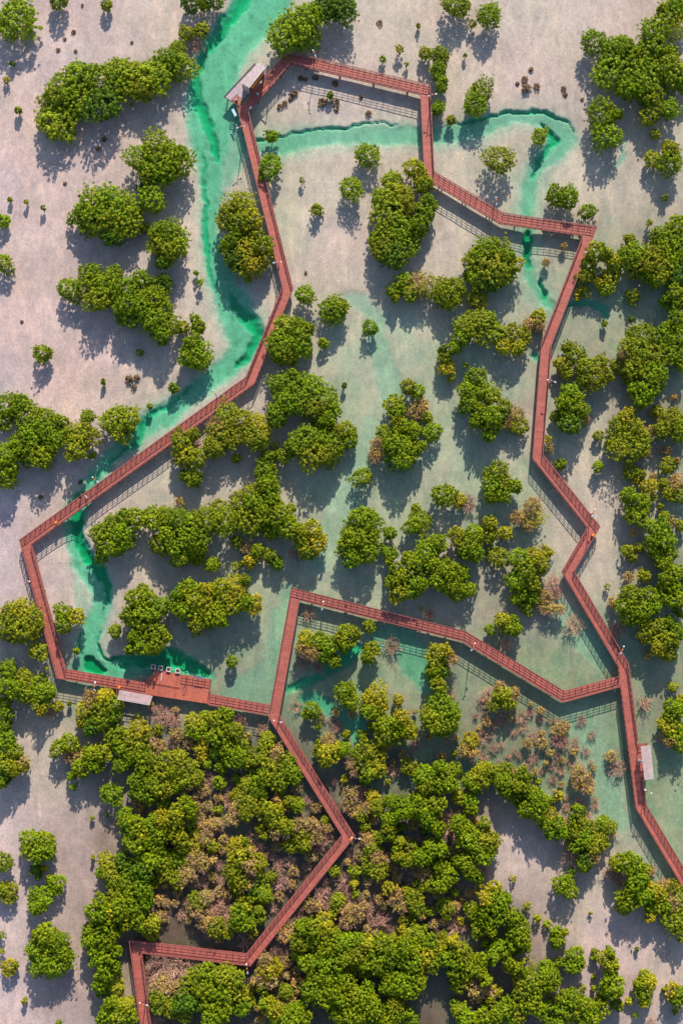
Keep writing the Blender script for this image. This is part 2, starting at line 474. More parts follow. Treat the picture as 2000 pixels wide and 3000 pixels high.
    # tidal streaks: long soft marks, and scattered dark breathing roots and litter
    m3 = N(nt, "ShaderNodeMapping"); m3.inputs["Scale"].default_value = (0.30, 0.09, 1.0); m3.inputs["Rotation"].default_value = (0, 0, 0.5)
    nt.links.new(tc.outputs["Object"], m3.inputs["Vector"])
    n3 = N(nt, "ShaderNodeTexNoise", inp={"Scale": 1.0, "Detail": 7.0, "Roughness": 0.68, "Distortion": 1.6})
    nt.links.new(m3.outputs[0], n3.inputs["Vector"])
    v3 = ramp(nt, n3.outputs[0], [(0.32, (0.84, 0.88, 0.90)), (0.5, (1, 1, 1)), (0.66, (1.16, 1.12, 1.06))])
    vo = N(nt, "ShaderNodeTexVoronoi", inp={"Scale": 2.6}); nt.links.new(tc.outputs["Object"], vo.inputs["Vector"])
    dots = ramp(nt, vo.outputs["Distance"], [(0.10, 0.0), (0.22, 1.0)])
    ro = N(nt, "ShaderNodeAttribute", attribute_name="roots")
    rm = N(nt, "ShaderNodeMath", operation='MULTIPLY', inp={1: 0.62}); nt.links.new(ro.outputs["Fac"], rm.inputs[0])
    dmix = mix_col(nt, (1.0, 1.0, 1.0), dots, rm.outputs[0])
    cc = mix_col(nt, a.outputs["Color"], v1, 1.0, 'MULTIPLY')
    cc = mix_col(nt, cc, v2, 1.0, 'MULTIPLY')
    cc = mix_col(nt, cc, v3, 1.0, 'MULTIPLY')
    cc = mix_col(nt, cc, dmix, 1.0, 'MULTIPLY')
    bs = N(nt, "ShaderNodeBsdfPrincipled", inp={"Roughness": 0.85})
    bs.inputs["Specular IOR Level"].default_value = 0.2
    bp = N(nt, "ShaderNodeBump", inp={"Strength": 0.5, "Distance": 0.05})
    nt.links.new(n1.outputs[0], bp.inputs["Height"]); nt.links.new(bp.outputs[0], bs.inputs["Normal"])
    nt.links.new(cc, bs.inputs["Base Color"]); nt.links.new(bs.outputs[0], out.inputs[0])
    me.materials.append(m)
    g = mesh_ob("ground", me)
    tag(g, kind="structure")
    return g

def ground_z(px, py):
    z = fields(np.array([[float(px)]]), np.array([[float(py)]]))[0]
    return float(z[0, 0])


def make_water():
    m, nt, out = new_mat("clear_green_creek_water")
    tr = N(nt, "ShaderNodeBsdfTransparent")
    gl = N(nt, "ShaderNodeBsdfGlossy", inp={"Roughness": 0.08})
    fr = N(nt, "ShaderNodeFresnel", inp={"IOR": 1.33})
    tc = N(nt, "ShaderNodeTexCoord")
    no = N(nt, "ShaderNodeTexNoise", inp={"Scale": 2.2, "Detail": 3.0})
    nt.links.new(tc.outputs["Object"], no.inputs["Vector"])
    bp = N(nt, "ShaderNodeBump", inp={"Strength": 0.12, "Distance": 0.05})
    nt.links.new(no.outputs[0], bp.inputs["Height"])
    nt.links.new(bp.outputs[0], gl.inputs["Normal"]); nt.links.new(bp.outputs[0], fr.inputs["Normal"])
    mx = N(nt, "ShaderNodeMixShader")
    ge = N(nt, "ShaderNodeNewGeometry")
    iv = N(nt, "ShaderNodeMath", operation='SUBTRACT', inp={0: 1.0}); nt.links.new(ge.outputs["Backfacing"], iv.inputs[1])
    fm = N(nt, "ShaderNodeMath", operation='MULTIPLY'); nt.links.new(fr.outputs[0], fm.inputs[0]); nt.links.new(iv.outputs[0], fm.inputs[1])
    nt.links.new(fm.outputs[0], mx.inputs[0]); nt.links.new(tr.outputs[0], mx.inputs[1]); nt.links.new(gl.outputs[0], mx.inputs[2])
    nt.links.new(mx.outputs[0], out.inputs["Surface"])
    va = N(nt, "ShaderNodeVolumeAbsorption", inp={"Density": 1.55, "Color": (0.05, 0.905, 0.74, 1)})
    nt.links.new(va.outputs[0], out.inputs["Volume"])
    b = MB().box((0, 0, -2.0), (2200, 2200, 4.0))
    o = b.build("water", m)
    tag(o, kind="structure")

# ------------------------------------------------------------------ vegetation data
# per tile of 500 x 500 photo pixels: x, y, crown width (in 1/3.136 px), then a kind letter
# g bright green  d deep green  o olive  y yellowish  b browning  p leafless pinkish twigs  t brown tuft
TILES = {
(0,0): "140 170 330 g;535 -25 170 g;980 45 95 g;720 690 260 g;600 800 260 g;530 920 280 g;500 1110 330 o;720 900 330 g;900 720 300 g;950 960 270 d;1100 660 280 g;1250 720 330 o;1400 680 300 g;1330 800 220 o;1520 560 190 g;165 1005 60 g;60 730 60 y;115 580 38 d;760 50 34 t;680 295 50 t;600 360 38 t;540 460 44 t;697 470 38 t;955 1280 60 t;905 1365 55 t;1215 390 36 t",
(0,500): "20 465 120 g;30 850 150 g;90 265 45 g;240 285 40 o;400 335 45 g;780 390 220 g;900 300 280 g;1020 330 280 g;1150 380 260 g;860 470 260 g;1000 490 280 o;1150 470 240 g;1040 600 150 d;645 465 70 g;1390 270 220 g;1310 160 90 d;1335 525 90 g;630 1090 180 g;740 895 55 g;840 930 160 g;820 1040 220 g;920 1070 230 g;1040 960 180 g;1000 1120 180 g;900 1180 200 o;1180 1080 200 g;1300 1020 180 g;1280 1130 200 g;1150 1230 200 g;1170 1340 180 g;1300 1260 230 g;1400 1180 200 g;1460 1070 200 d;1420 1380 240 g;1500 1280 200 g;1540 1420 200 g;1480 1500 180 g;1510 1000 130 d;600 120 40 t;205 1390 36 t;1290 -110 220 g;1450 -170 300 g;1550 -110 260 g;1480 0 260 g;1400 -40 230 g;1640 -80 220 g;1640 -160 150 g;1360 40 130 g;1505 565 220 g;1600 620 210 g;1470 660 190 o;1540 720 220 o;1630 700 170 g;1430 590 130 g;1500 840 120 d",
(500,0): "180 -10 200 d;380 -20 170 d;300 50 80 g;150 300 130 o;285 270 120 o;230 415 150 p;60 430 150 g;90 600 230 g;20 560 160 g;1060 330 280 g;1160 240 300 g;1240 310 240 g;1300 120 200 g;1400 60 220 d;1500 40 230 d;930 1245 105 g;910 1520 185 g;1195 720 60 t;1240 730 50 t;1330 715 60 t;1510 765 70 t;1130 860 80 t;1100 910 50 t;1050 945 60 t;1005 980 60 t;1395 940 100 t;1515 945 90 t;1525 1015 45 t;1465 875 60 d",
(1000,0): "20 60 230 d;1050 40 240 o;1350 130 210 g;350 210 60 t;1200 215 70 o;705 235 36 o;535 455 75 o;380 540 62 g;597 590 40 o;775 490 110 o;905 520 170 g;890 650 140 g;915 740 100 g;910 800 90 o;885 985 130 g;1010 1095 80 o;1275 830 190 o;1220 950 190 g;235 1410 200 g;1450 1470 220 o;180 890 50 t;250 1040 65 t;1135 510 34 o;665 1545 160 y",
(1500,0): "750 370 210 g;170 640 55 t;115 730 75 t;130 810 100 t;225 790 70 t;45 770 45 t;470 815 60 t;485 870 50 t;640 915 36 t;1000 430 240 g;940 500 220 g;910 650 280 g;1080 520 200 g;1200 560 260 g;1300 290 240 g;1300 450 260 g;1050 800 200 g;1200 760 280 g;1260 850 240 g;1400 600 260 g;1500 680 250 g;1570 760 170 g;1450 500 180 g;1470 110 230 g;1540 60 200 g;1500 260 200 o;1380 90 110 o;830 1040 230 g;920 1050 120 g;985 1050 60 g;870 1250 235 g;1260 1060 170 o;1450 1000 170 g;1315 1230 85 o;1455 1360 170 y;1450 1480 210 g;1275 1450 140 o;250 1245 125 g",
(500,500): "235 940 46 g;270 1025 66 g;570 310 180 o;660 330 220 o;520 420 190 o;620 470 220 o;740 440 180 y;700 540 180 o;570 640 150 g;500 700 100 g;790 610 110 g;700 720 240 y;840 690 170 o;590 800 220 d;750 850 220 y;850 800 150 y;660 880 190 o;705 1000 55 g;1340 350 95 o;1225 1140 165 g;1205 85 46 o;1240 940 34 t;230 1360 90 g;250 1430 120 g;120 1430 110 o;1480 1290 230 g;1540 1250 150 g;1050 1440 230 o;1150 1450 200 g;1000 1530 180 g;1200 1500 180 g;1280 1440 90 o;1000 1640 200 g;1090 1620 200 g;1200 1620 170 g",
(500,1000): "220 120 230 g;150 130 150 g;280 160 170 g;200 30 160 g;20 430 90 g;1090 130 180 o;1000 130 150 o;1110 305 110 g;1020 400 200 g;1150 430 250 g;1280 440 230 g;1050 560 220 g;1180 570 240 g;1400 520 240 g;1330 620 220 o;1450 640 180 g;950 620 130 g;980 690 180 g;1400 730 130 g;1470 770 100 g;520 680 230 o;620 720 220 o;420 770 190 b;470 860 230 o;600 860 200 o;800 770 220 y;780 880 240 o;390 970 200 o;200 850 130 o;110 930 180 o;220 960 150 p;130 1050 200 y;240 1080 160 o;600 1070 80 g;130 1230 100 o;210 1260 170 g;1250 900 250 g;1380 900 260 g;1150 960 180 g;1500 950 180 g;1300 1040 220 o;1440 1050 200 o;1030 1050 130 g;960 960 80 g;900 1050 110 g;1540 830 130 o;870 1190 180 g;890 1310 150 g;720 1380 170 o;900 1420 180 g;760 1470 170 g;620 1480 170 o;820 1540 200 g;960 1480 120 g;430 1520 130 o;80 1470 90 b;1110 1530 90 o;1400 20 90 g",
(1000,500): "90 145 190 g;460 80 180 o;720 60 170 o;760 130 140 g;480 200 210 o;380 260 180 o;560 250 220 o;450 370 260 o;600 340 180 o;800 290 140 g;760 380 180 g;720 480 150 g;400 520 180 o;540 550 240 g;440 620 240 o;580 680 230 g;380 720 210 o;480 790 210 d;320 640 150 g;690 580 130 g;480 1110 120 g;580 1020 170 g;700 1060 240 b;640 1130 160 o;820 1090 220 o;930 1060 150 o;1030 1080 210 g;980 1170 200 g;500 1165 80 o;1350 720 210 g;1250 780 200 g;1190 830 170 o;1450 780 220 g;1530 800 150 g;1350 860 280 o;1250 950 220 g;1450 930 230 g;1370 1010 180 d;1160 960 90 g;1540 930 120 g;1250 1180 150 o;1240 1400 260 o;1150 1430 200 o;1330 1380 190 g;1100 1520 150 g;1440 1500 180 o;265 1445 130 g",
(1500,500): "410 230 170 g;520 240 190 g;690 375 125 g;1400 245 60 o;1260 475 60 g;1080 630 100 o;30 850 150 y;310 840 80 b;470 700 70 b;780 740 170 o;870 780 130 o;950 850 150 y;700 860 130 o;680 960 130 o;900 980 170 o;860 1080 130 o;790 1030 90 y;650 1100 100 o;600 1160 60 y;1060 790 180 g;1160 760 180 g;1250 830 210 o;1380 700 230 g;1330 600 130 g;1450 620 220 g;1520 500 170 g;1540 700 200 g;1480 800 200 g;1400 900 200 o;1280 960 160 g;1530 950 220 d;1130 930 120 o;1330 1020 120 o;1500 1120 160 g;1400 1200 90 g;1480 1240 120 g;1550 1200 150 g;1110 1150 120 o;1090 1360 60 d;845 1400 55 o;1520 1370 160 g;1430 1440 120 g;240 1340 120 o;160 1400 140 b;50 1510 190 o;250 1420 130 b;1180 1520 250 o;1400 1500 180 g;1550 1500 170 g",
(0,1000): "395 110 155 g;950 372 42 g;1190 350 90 t;1260 335 70 t;1235 420 60 t;740 1290 46 t;378 1430 50 t;1285 100 65 d;60 600 200 g;180 580 180 g;30 720 180 g;260 680 220 g;380 700 200 g;550 740 150 g;420 800 230 g;280 860 230 g;180 940 210 g;350 960 250 g;480 900 200 g;250 1020 200 g;400 1050 200 g;630 850 140 g;740 850 200 o;700 980 190 o;860 880 170 o;800 690 140 g;40 1050 200 g;80 1150 190 g;40 1250 170 g;850 1050 60 g;1050 720 240 o;1170 720 220 o;1100 820 200 o;1375 590 50 o",
(1000,1000): "25 408 45 d;50 820 150 o;80 900 140 g;610 420 130 o;700 460 120 g;480 570 150 o;510 650 140 g;500 720 90 o;730 590 180 b;680 650 150 b;780 700 100 o;560 790 150 g;650 820 150 g;410 850 150 o;560 930 240 g;480 980 180 g;640 980 180 g;730 960 90 g;330 950 140 b;310 1050 150 b;560 1080 190 g;840 830 150 g;190 1240 150 o;1045 50 120 g;930 70 80 o;950 150 120 o;970 230 140 y;1000 340 80 o;1225 330 165 g;1150 450 160 g;1160 560 150 g;1290 450 170 g;1370 490 160 o;1270 640 140 g;1240 730 130 g;1390 680 190 g;1370 770 180 g;1340 850 120 g;1490 600 130 o;1520 740 130 b;1140 220 45 g;1480 40 150 y;1420 1200 180 o;1390 1320 170 g;1480 1300 180 o;1370 1420 130 g;1480 1400 150 g;940 1410 190 g;1080 1460 120 y;1170 1490 150 p;680 1535 75 o",
(1500,1000): "50 60 150 y;30 680 170 b;60 770 150 o;580 120 170 o;510 60 100 o;450 210 120 y;500 290 110 o;680 240 170 o;790 220 170 o;760 330 200 o;860 310 120 o;650 350 120 o;530 480 180 g;590 510 140 g;480 570 160 g;560 620 200 g;640 640 130 o;670 720 100 b;400 680 100 o;520 760 190 d;790 865 85 o;350 975 90 b;330 895 70 y;445 1130 105 g;790 1140 105 g;1050 40 150 o;1150 80 220 o;1280 130 220 o;1420 80 220 g;1530 100 200 g;1000 130 90 b;970 230 130 o;1130 230 220 o;1280 280 200 g;1350 330 130 g;1060 330 100 g;1120 430 120 g;1210 480 190 g;1280 400 160 g;1550 200 130 g;1050 690 160 y;980 780 150 o;1130 790 160 o;930 870 120 o;1030 890 170 o;1170 880 160 o;900 950 90 g;1000 980 200 o;1150 980 170 o;1230 1020 90 b;1080 1060 160 o;1450 720 220 o;1540 760 160 g;1380 820 150 o;1530 850 130 g;1260 830 120 b;1080 1190 130 o;1140 1280 60 y;1430 1140 140 o;1250 1330 140 y;1070 1420 140 g;1170 1490 210 g;1500 1290 160 b;1450 1380 140 o;1540 1400 150 o;1360 1520 60 y;20 1330 120 g;190 1515 190 b",
(0,1500): "100 950 220 o;200 920 230 y;280 980 200 o;60 1060 210 o;180 1080 240 o;300 1080 160 o;350 1280 150 o;1030 130 200 g;930 190 170 g;1110 200 190 g;1000 290 230 g;1120 290 170 g;930 400 120 g;580 930 160 g;700 950 150 y;590 1030 150 o;1060 1095 110 g;700 1280 60 o;1310 700 90 g;1260 790 180 g;1370 800 140 g;1180 960 140 g;1280 930 180 g;1400 940 150 g;1300 1050 170 g;1420 1100 170 g;1220 1150 130 g;1300 1220 200 g;1420 1230 150 g;1190 1260 80 g;1480 870 150 g;1510 1150 110 g;1140 40 150 g;1260 60 180 o;1400 60 210 g;1500 60 200 g;1480 300 180 o;1540 210 180 g;60 1450 170 g;220 1520 160 o;350 1560 120 g;430 1440 36 y",
(500,1500): "80 90 230 g;200 130 230 g;330 80 230 g;480 90 200 g;120 230 230 g;250 230 220 g;60 330 180 g;180 350 170 g;270 330 130 g;90 420 140 g;250 430 110 g;700 60 250 o;820 60 210 g;1000 40 190 g;1080 130 210 g;920 190 140 o;1160 180 160 o;1300 180 180 y;1330 290 180 y;1220 270 160 o;1150 380 140 p;1250 370 150 o;380 480 140 g;610 270 100 g;680 320 130 b;800 350 130 g;910 410 120 o;980 470 110 g;730 450 120 y;590 505 80 o;650 470 50 o;160 700 160 g;80 760 140 g;200 800 180 o;320 730 150 y;450 700 160 o;570 660 170 y;680 640 110 g;600 760 200 y;460 800 200 o;330 860 180 o;130 900 190 g;250 930 170 o;410 950 200 g;560 870 170 o;680 820 150 g;760 850 150 y;230 1030 140 o;350 1010 130 g;30 840 150 g;470 1010 100 g;560 1375 95 g;1240 1170 140 y;1350 1190 160 g;1450 1230 160 g;1200 1260 130 b;1300 1290 160 b;1420 1320 140 g;1500 1370 130 g;1220 1380 130 p;1360 1430 120 p;1260 950 110 p;1540 1170 120 o",
(1000,1500): "180 60 230 g;260 80 200 g;100 220 210 g;220 250 250 g;60 300 200 g;100 400 180 g;240 360 180 g;450 185 110 g;440 380 130 g;430 450 70 g;710 90 200 g;650 120 130 g;370 315 50 g;880 280 150 g;800 360 200 g;640 440 160 g;720 500 150 g;820 480 160 g;500 520 110 g;460 640 110 g;560 600 160 g;530 720 190 o;650 690 190 g;720 660 130 g;940 490 130 g;1010 540 180 g;1100 560 160 g;900 620 180 g;1010 660 200 g;1160 710 130 g;1060 740 150 g;1060 220 150 o;1220 200 150 g;1180 290 210 g;1150 370 160 g;1230 380 140 g;1360 110 150 o;1360 220 130 o;1500 200 120 y;1450 410 170 o;1370 1080 95 g;1480 1000 150 y;1530 1070 110 o;1500 1220 140 p;730 880 32 y;800 940 110 p;265 1050 110 o;60 1130 170 o;130 1120 120 o;30 1230 120 g;280 1250 140 o;240 1340 130 g;460 1230 170 p;880 1310 180 y;960 1290 100 y;880 1400 180 o;1010 1350 130 b;840 1480 140 g;930 1480 120 d;860 1550 100 o",
(1500,1500): "60 60 150 b;180 50 170 y;150 120 130 b;80 430 170 g;190 420 160 y;250 490 160 o;120 540 180 o;60 630 160 g;190 640 160 o;60 760 150 g;190 770 150 g;130 870 120 o;310 370 110 y;30 1080 130 g;20 990 90 g;370 650 150 p;300 770 140 b;390 760 120 p;430 900 110 b;320 880 160 b;560 1040 180 p;970 1080 150 p;870 685 50 o;930 830 120 b;1150 30 180 g;1340 150 190 g;1300 280 150 g;1400 260 180 g;1360 400 140 g;1450 380 130 g;1400 470 150 g;1450 620 180 g;1530 560 120 g;1520 700 150 g;1370 710 100 g;1250 770 150 g;1110 770 180 o;1040 860 160 g;1170 900 220 g;1290 880 140 g;1080 960 160 g;1200 990 130 g;1380 800 120 g;1500 800 150 g;1550 900 130 g;1330 1070 190 o;1230 1130 150 o;1440 1020 140 g;1500 1090 140 g;1400 1180 170 o;1350 1250 150 y;1500 1200 90 o;1430 1310 130 o;1250 1320 80 b;1540 130 100 o;1400 40 90 o",
(0,2000): "40 40 150 g;150 60 150 g;250 110 160 g;40 190 130 g;60 290 110 g;380 120 190 g;440 80 150 g;380 200 150 o;370 270 70 y;530 220 90 y;450 280 120 p;40 400 140 g;60 520 160 g;30 620 150 g;130 640 140 o;80 740 180 o;220 720 110 b;200 770 130 y;40 860 140 d;120 790 130 o;20 930 90 g;840 140 180 b;960 130 170 y;800 250 160 y;930 250 190 o;1040 200 150 o;1030 290 150 g;850 400 170 d;940 360 150 o;750 370 90 y;640 195 36 o;620 560 160 g;530 600 130 o;660 670 170 b;840 660 150 g;740 770 150 g;930 650 150 o;900 780 110 g;850 760 120 g;665 855 85 g;770 860 60 g;675 960 72 g;1030 1030 175 g;960 990 90 b;850 1245 42 o;985 1215 32 d;270 1440 150 g;400 1450 180 g;300 1530 170 g;420 1530 140 g;1060 490 170 g;1180 520 160 o;1290 440 180 y;1250 560 170 o;1100 600 120 g;1180 690 160 g;1100 750 130 g;1300 650 180 g;1450 590 170 b;1480 700 180 o;1380 680 140 o;1330 800 140 g;1450 820 160 o;1260 900 140 g;1360 940 160 g;1300 1010 170 g;1450 950 180 o;1380 1050 120 g;1520 870 150 o;1530 1000 130 o;1470 300 170 p;1540 330 150 p;1150 1200 130 g;1160 1290 150 g;1260 1300 160 g;1200 1380 160 g;1300 1400 150 y;1400 1300 160 g;1480 1250 130 y;1250 1480 190 g;1380 1450 170 g;1480 1400 160 g;1520 1300 120 o;1450 1530 150 g;1080 1300 70 p",
(500,2000): "40 340 130 p;60 480 150 b;40 540 120 p;220 370 160 y;250 440 160 g;190 430 120 g;430 330 150 o;510 300 120 g;490 400 160 o;430 500 180 g;560 450 160 o;640 560 150 o;640 340 120 p;520 600 140 g;410 640 120 g;290 620 140 y;340 750 100 o;470 770 120 o;560 680 150 g;640 680 130 g;600 740 100 g;60 690 150 y;110 770 170 o;80 880 180 o;30 800 160 g;230 880 130 o;180 850 130 g;40 950 130 g;520 900 70 p;840 430 100 p;890 510 130 o;870 570 120 o;1000 600 90 p;970 650 150 b;860 680 170 o;780 720 120 o;1060 720 160 o;940 790 210 o;1080 820 190 g;1130 850 140 g;860 860 170 g;1000 890 170 o;700 920 160 o;790 950 150 g;820 1010 130 g;870 1050 60 o;540 1080 150 p;620 1040 140 o;700 1080 180 o;600 1150 170 b;690 1190 180 o;800 1140 160 o;920 1200 190 o;980 1160 120 y;950 1280 160 o;580 1240 150 b;830 1340 90 y;870 1410 90 o;1060 1330 150 o;960 1390 110 b;1100 1100 120 o;1170 1130 130 g;1100 1140 80 p;1200 1300 160 b;1300 1310 160 b;1210 1400 170 o;1330 1420 150 b;1420 1430 120 p;1230 1490 120 o;1360 1520 110 p;150 1150 160 g;60 1200 160 o;40 1300 150 o;170 1200 130 g;120 1280 130 b;60 1400 160 o;200 1330 120 o;100 1470 140 o;330 1340 180 b;420 1290 140 b;310 1430 160 b;220 1500 150 y;380 1510 110 y;490 1440 90 b;580 1500 150 y;640 1490 120 y;680 1460 90 o;740 1540 80 b;470 1530 90 b;1300 250 130 g;1250 300 90 g;1160 220 120 p;1440 530 140 b;1380 640 130 o;1450 640 180 y;1530 620 150 o;1420 720 130 o;1510 420 80 p",
(1000,2000): "40 80 170 g;60 150 180 g;300 140 210 y;330 200 190 y;260 250 180 g;330 260 140 o;520 160 90 y;880 20 150 o;800 280 170 o;900 230 230 g;1000 270 190 g;850 360 210 o;980 380 200 g;920 420 160 o;400 400 180 g;400 490 170 o;500 410 160 g;550 330 140 y;600 430 170 o;520 490 150 o;640 470 110 y;400 570 120 b;30 610 130 g;240 640 190 o;170 680 160 o;320 690 200 y;140 780 170 b;250 790 190 o;330 780 160 y;230 870 120 g;90 740 110 b;30 890 80 y;620 780 140 o;760 860 180 g;770 950 160 o;900 790 140 g;990 830 180 g;910 900 150 o;1000 920 140 g;830 920 120 o;870 760 70 p;910 970 110 g;1180 540 140 y;1130 620 130 b;1290 500 130 p;1200 640 130 b;1400 600 100 p;1350 120 160 p;1300 180 110 p;1390 210 130 o;1480 120 180 o;1460 50 130 b;1540 200 110 o;430 910 50 y;1170 910 140 g;1240 850 140 y;1300 790 140 y;1300 890 150 o;1380 810 120 o;1230 960 110 g;1080 1050 120 y;1180 1080 120 g;1190 1160 120 g;1450 780 130 p;1520 790 130 o;1470 920 160 g;1540 950 140 g;1510 1010 100 g;80 1040 170 b;60 1120 140 b;200 1040 130 p;140 1190 140 b;300 1060 130 y;330 1150 140 o;240 1150 130 b;180 1220 120 o;460 1100 140 g;560 1130 170 g;450 1260 160 g;520 1200 140 g;600 1190 130 g;720 1070 140 g;730 1180 180 g;860 1140 170 o;770 1240 140 g;820 1300 130 g;890 1330 140 g;430 1380 150 g;440 1340 110 o;560 1340 70 g;760 1370 60 g;980 1240 160 p;970 1340 130 p;1070 1300 140 g;1130 1370 150 g;1180 1440 180 g;1290 1430 180 y;1310 1310 115 o;1360 1460 160 y;1240 1510 170 g;1350 1530 150 g;240 1440 150 b;310 1430 110 o;200 1500 110 p;290 1530 140 o;340 1370 90 p;610 1430 60 b;500 1530 80 g;640 1520 120 o;860 1500 160 g;800 1540 120 g;920 1540 120 g",
(1500,2000): "20 100 130 b;90 310 120 p;440 430 160 b;480 400 110 b;420 530 170 p;480 560 120 p;280 560 120 b;350 650 80 b;310 740 60 b;390 770 100 p;460 715 60 b;640 350 90 p;730 480 80 p;590 600 60 p;560 640 80 b;600 820 160 b;670 900 170 b;590 930 130 b;690 970 150 b;370 880 90 p;200 950 60 p;430 1040 80 y;360 1080 70 o;240 910 60 o;910 680 110 b;960 780 150 p;1220 200 130 p;100 870 140 g;30 830 100 b;130 1000 130 g;60 940 130 o;30 1050 110 g;200 1030 150 g;240 1100 150 g;130 1180 140 g;230 1190 150 g;290 1100 120 o;80 1110 100 g;350 1220 130 y;320 1300 140 g;400 1320 150 g;440 1380 130 g;350 1380 100 g;600 1180 120 g;590 1270 140 g;650 1330 150 o;680 1420 150 g;780 1420 150 o;830 1300 150 g;880 1330 130 o;920 1390 110 p;750 1490 160 y;590 1480 150 g;500 1470 110 p;640 1540 110 p;820 1480 110 o;480 1290 90 b;560 1390 110 o;1460 230 130 g;1540 250 130 g;1450 310 120 g;1430 400 150 y;1520 420 150 g;1480 500 150 g;1540 560 140 g;1390 490 130 p;1440 540 100 b;1470 40 90 o;1540 150 80 y",
(0,2500): "30 80 150 g;350 0 150 g;430 -20 140 g;510 290 155 g;475 250 80 o;380 430 210 g;330 490 150 g;340 390 140 g;80 370 150 o;30 330 110 o;10 750 60 g;20 900 52 o;430 760 190 g;520 820 200 g;370 780 170 g;330 900 190 g;430 900 240 o;540 930 220 g;370 1020 190 g;480 1030 230 g;590 970 150 g;80 1050 130 y;140 1030 60 o;225 1355 45 o;855 40 40 o;340 150 110 d;410 140 50 y;350 215 60 d;1000 100 180 o;1050 180 180 o;960 180 130 g;1120 80 150 d;1200 190 160 g;1060 270 160 g;1200 270 160 g;1280 130 170 d;1390 80 180 g;1500 100 170 o;1480 30 150 g;1320 210 150 d;1540 190 130 o;1060 400 160 o;1180 390 170 g;1300 330 160 g;1330 450 140 g;1230 490 160 g;1100 500 160 g;920 460 120 g;870 540 150 g;950 560 140 g;1050 550 130 y;1130 580 130 o;1250 590 150 g;900 660 150 g;1010 660 130 g;830 720 150 g;820 810 150 g;940 780 150 g;1040 740 120 g;870 870 140 g;960 870 130 o;1010 810 120 g;1060 900 100 g;900 970 150 g;1000 950 130 g;960 1050 150 g;1060 1040 100 g;920 1130 130 g;990 1110 120 g;920 1210 130 g;940 1270 100 g;1070 1220 150 y;1030 1380 140 g;1110 1400 160 o;1180 1380 120 y;980 1480 150 g;1080 1490 170 o;1190 1500 130 g;940 1540 110 g;1160 640 130 o;1290 660 120 o;1400 650 150 y;1390 740 120 y;1490 580 130 b;1470 430 110 b;1530 460 90 b;1430 960 140 p;1480 1040 220 p;1530 1000 150 p;1420 1120 150 p;1500 1200 180 b;1430 1240 120 b;1470 1330 150 o;1530 1400 160 o;1460 1420 130 o;1440 1530 110 p;545 1560 60 g",
(500,2500): "60 60 160 g;130 40 170 o;220 60 200 b;300 100 160 b;150 180 180 b;60 240 150 o;100 260 120 b;390 60 80 b;650 20 180 y;600 100 150 o;560 180 150 o;740 110 180 b;800 90 150 o;760 200 170 b;650 250 150 o;700 290 150 b;610 310 110 y;830 220 120 o;830 340 150 o;860 400 150 g;770 350 120 d;740 430 80 o;930 220 90 o;1000 110 130 p;1100 70 120 p;1010 250 170 p;1000 390 90 b;1250 120 80 p;870 460 70 p;250 440 160 o;330 400 150 b;230 520 150 b;400 480 200 p;330 600 180 b;450 580 180 p;320 670 130 b;420 680 150 o;540 640 150 b;650 580 180 g;620 650 140 g;700 650 130 g;520 730 110 o;750 740 80 y;700 510 100 y;750 620 90 p;670 750 110 p;680 840 100 p;500 480 110 p;560 520 100 b;150 440 80 p;90 1060 220 p;190 1050 180 p;60 1150 180 p;40 1250 180 b;150 1230 180 o;250 1120 160 o;340 1130 180 g;450 1140 180 o;540 1110 170 o;590 1180 160 o;330 1250 190 g;430 1260 200 g;540 1290 190 o;620 1300 180 y;700 1360 160 o;630 1410 180 g;480 1370 190 g;360 1420 190 g;480 1470 150 g;380 1510 150 g;250 1290 130 b;100 1380 170 d;30 1430 140 o;130 1480 130 o;740 1240 70 o;210 1390 150 d;1380 390 130 p;1290 490 130 b;1210 500 70 p;1350 490 100 b;1540 250 100 p;1440 330 60 p;1540 440 120 o;1510 530 90 o;1120 650 120 b;1060 750 150 b;1130 750 140 b;1210 680 150 g;1310 700 180 g;1400 640 160 y;1390 750 180 o;1290 810 170 g;1180 830 150 o;1170 930 120 o;1040 920 100 p;1380 880 170 o;1480 770 170 g;1540 850 160 g;1450 900 160 g;1260 1010 160 g;1340 1000 160 g;1430 1010 170 g;1520 1000 160 g;1350 1130 150 g;1450 1140 170 g;1540 1130 130 g;1280 1260 170 g;1380 1260 170 g;1330 1320 130 g;1480 1260 150 g;1420 1350 140 g;1540 1350 140 g;1500 1440 130 g;870 980 150 b;920 1070 170 y;830 1090 120 b;860 1160 140 b;930 1170 130 b;840 1230 110 o;1070 1120 80 b;1160 1070 90 b;1060 1270 140 o;1010 1300 100 p;1120 1350 80 b;920 1420 160 y;860 1380 100 g;980 1470 110 y;1060 1480 150 g;1150 1460 170 g;1000 1540 170 g;1130 1540 160 g;1220 1530 140 g;1200 1420 100 g;1540 1510 130 g",
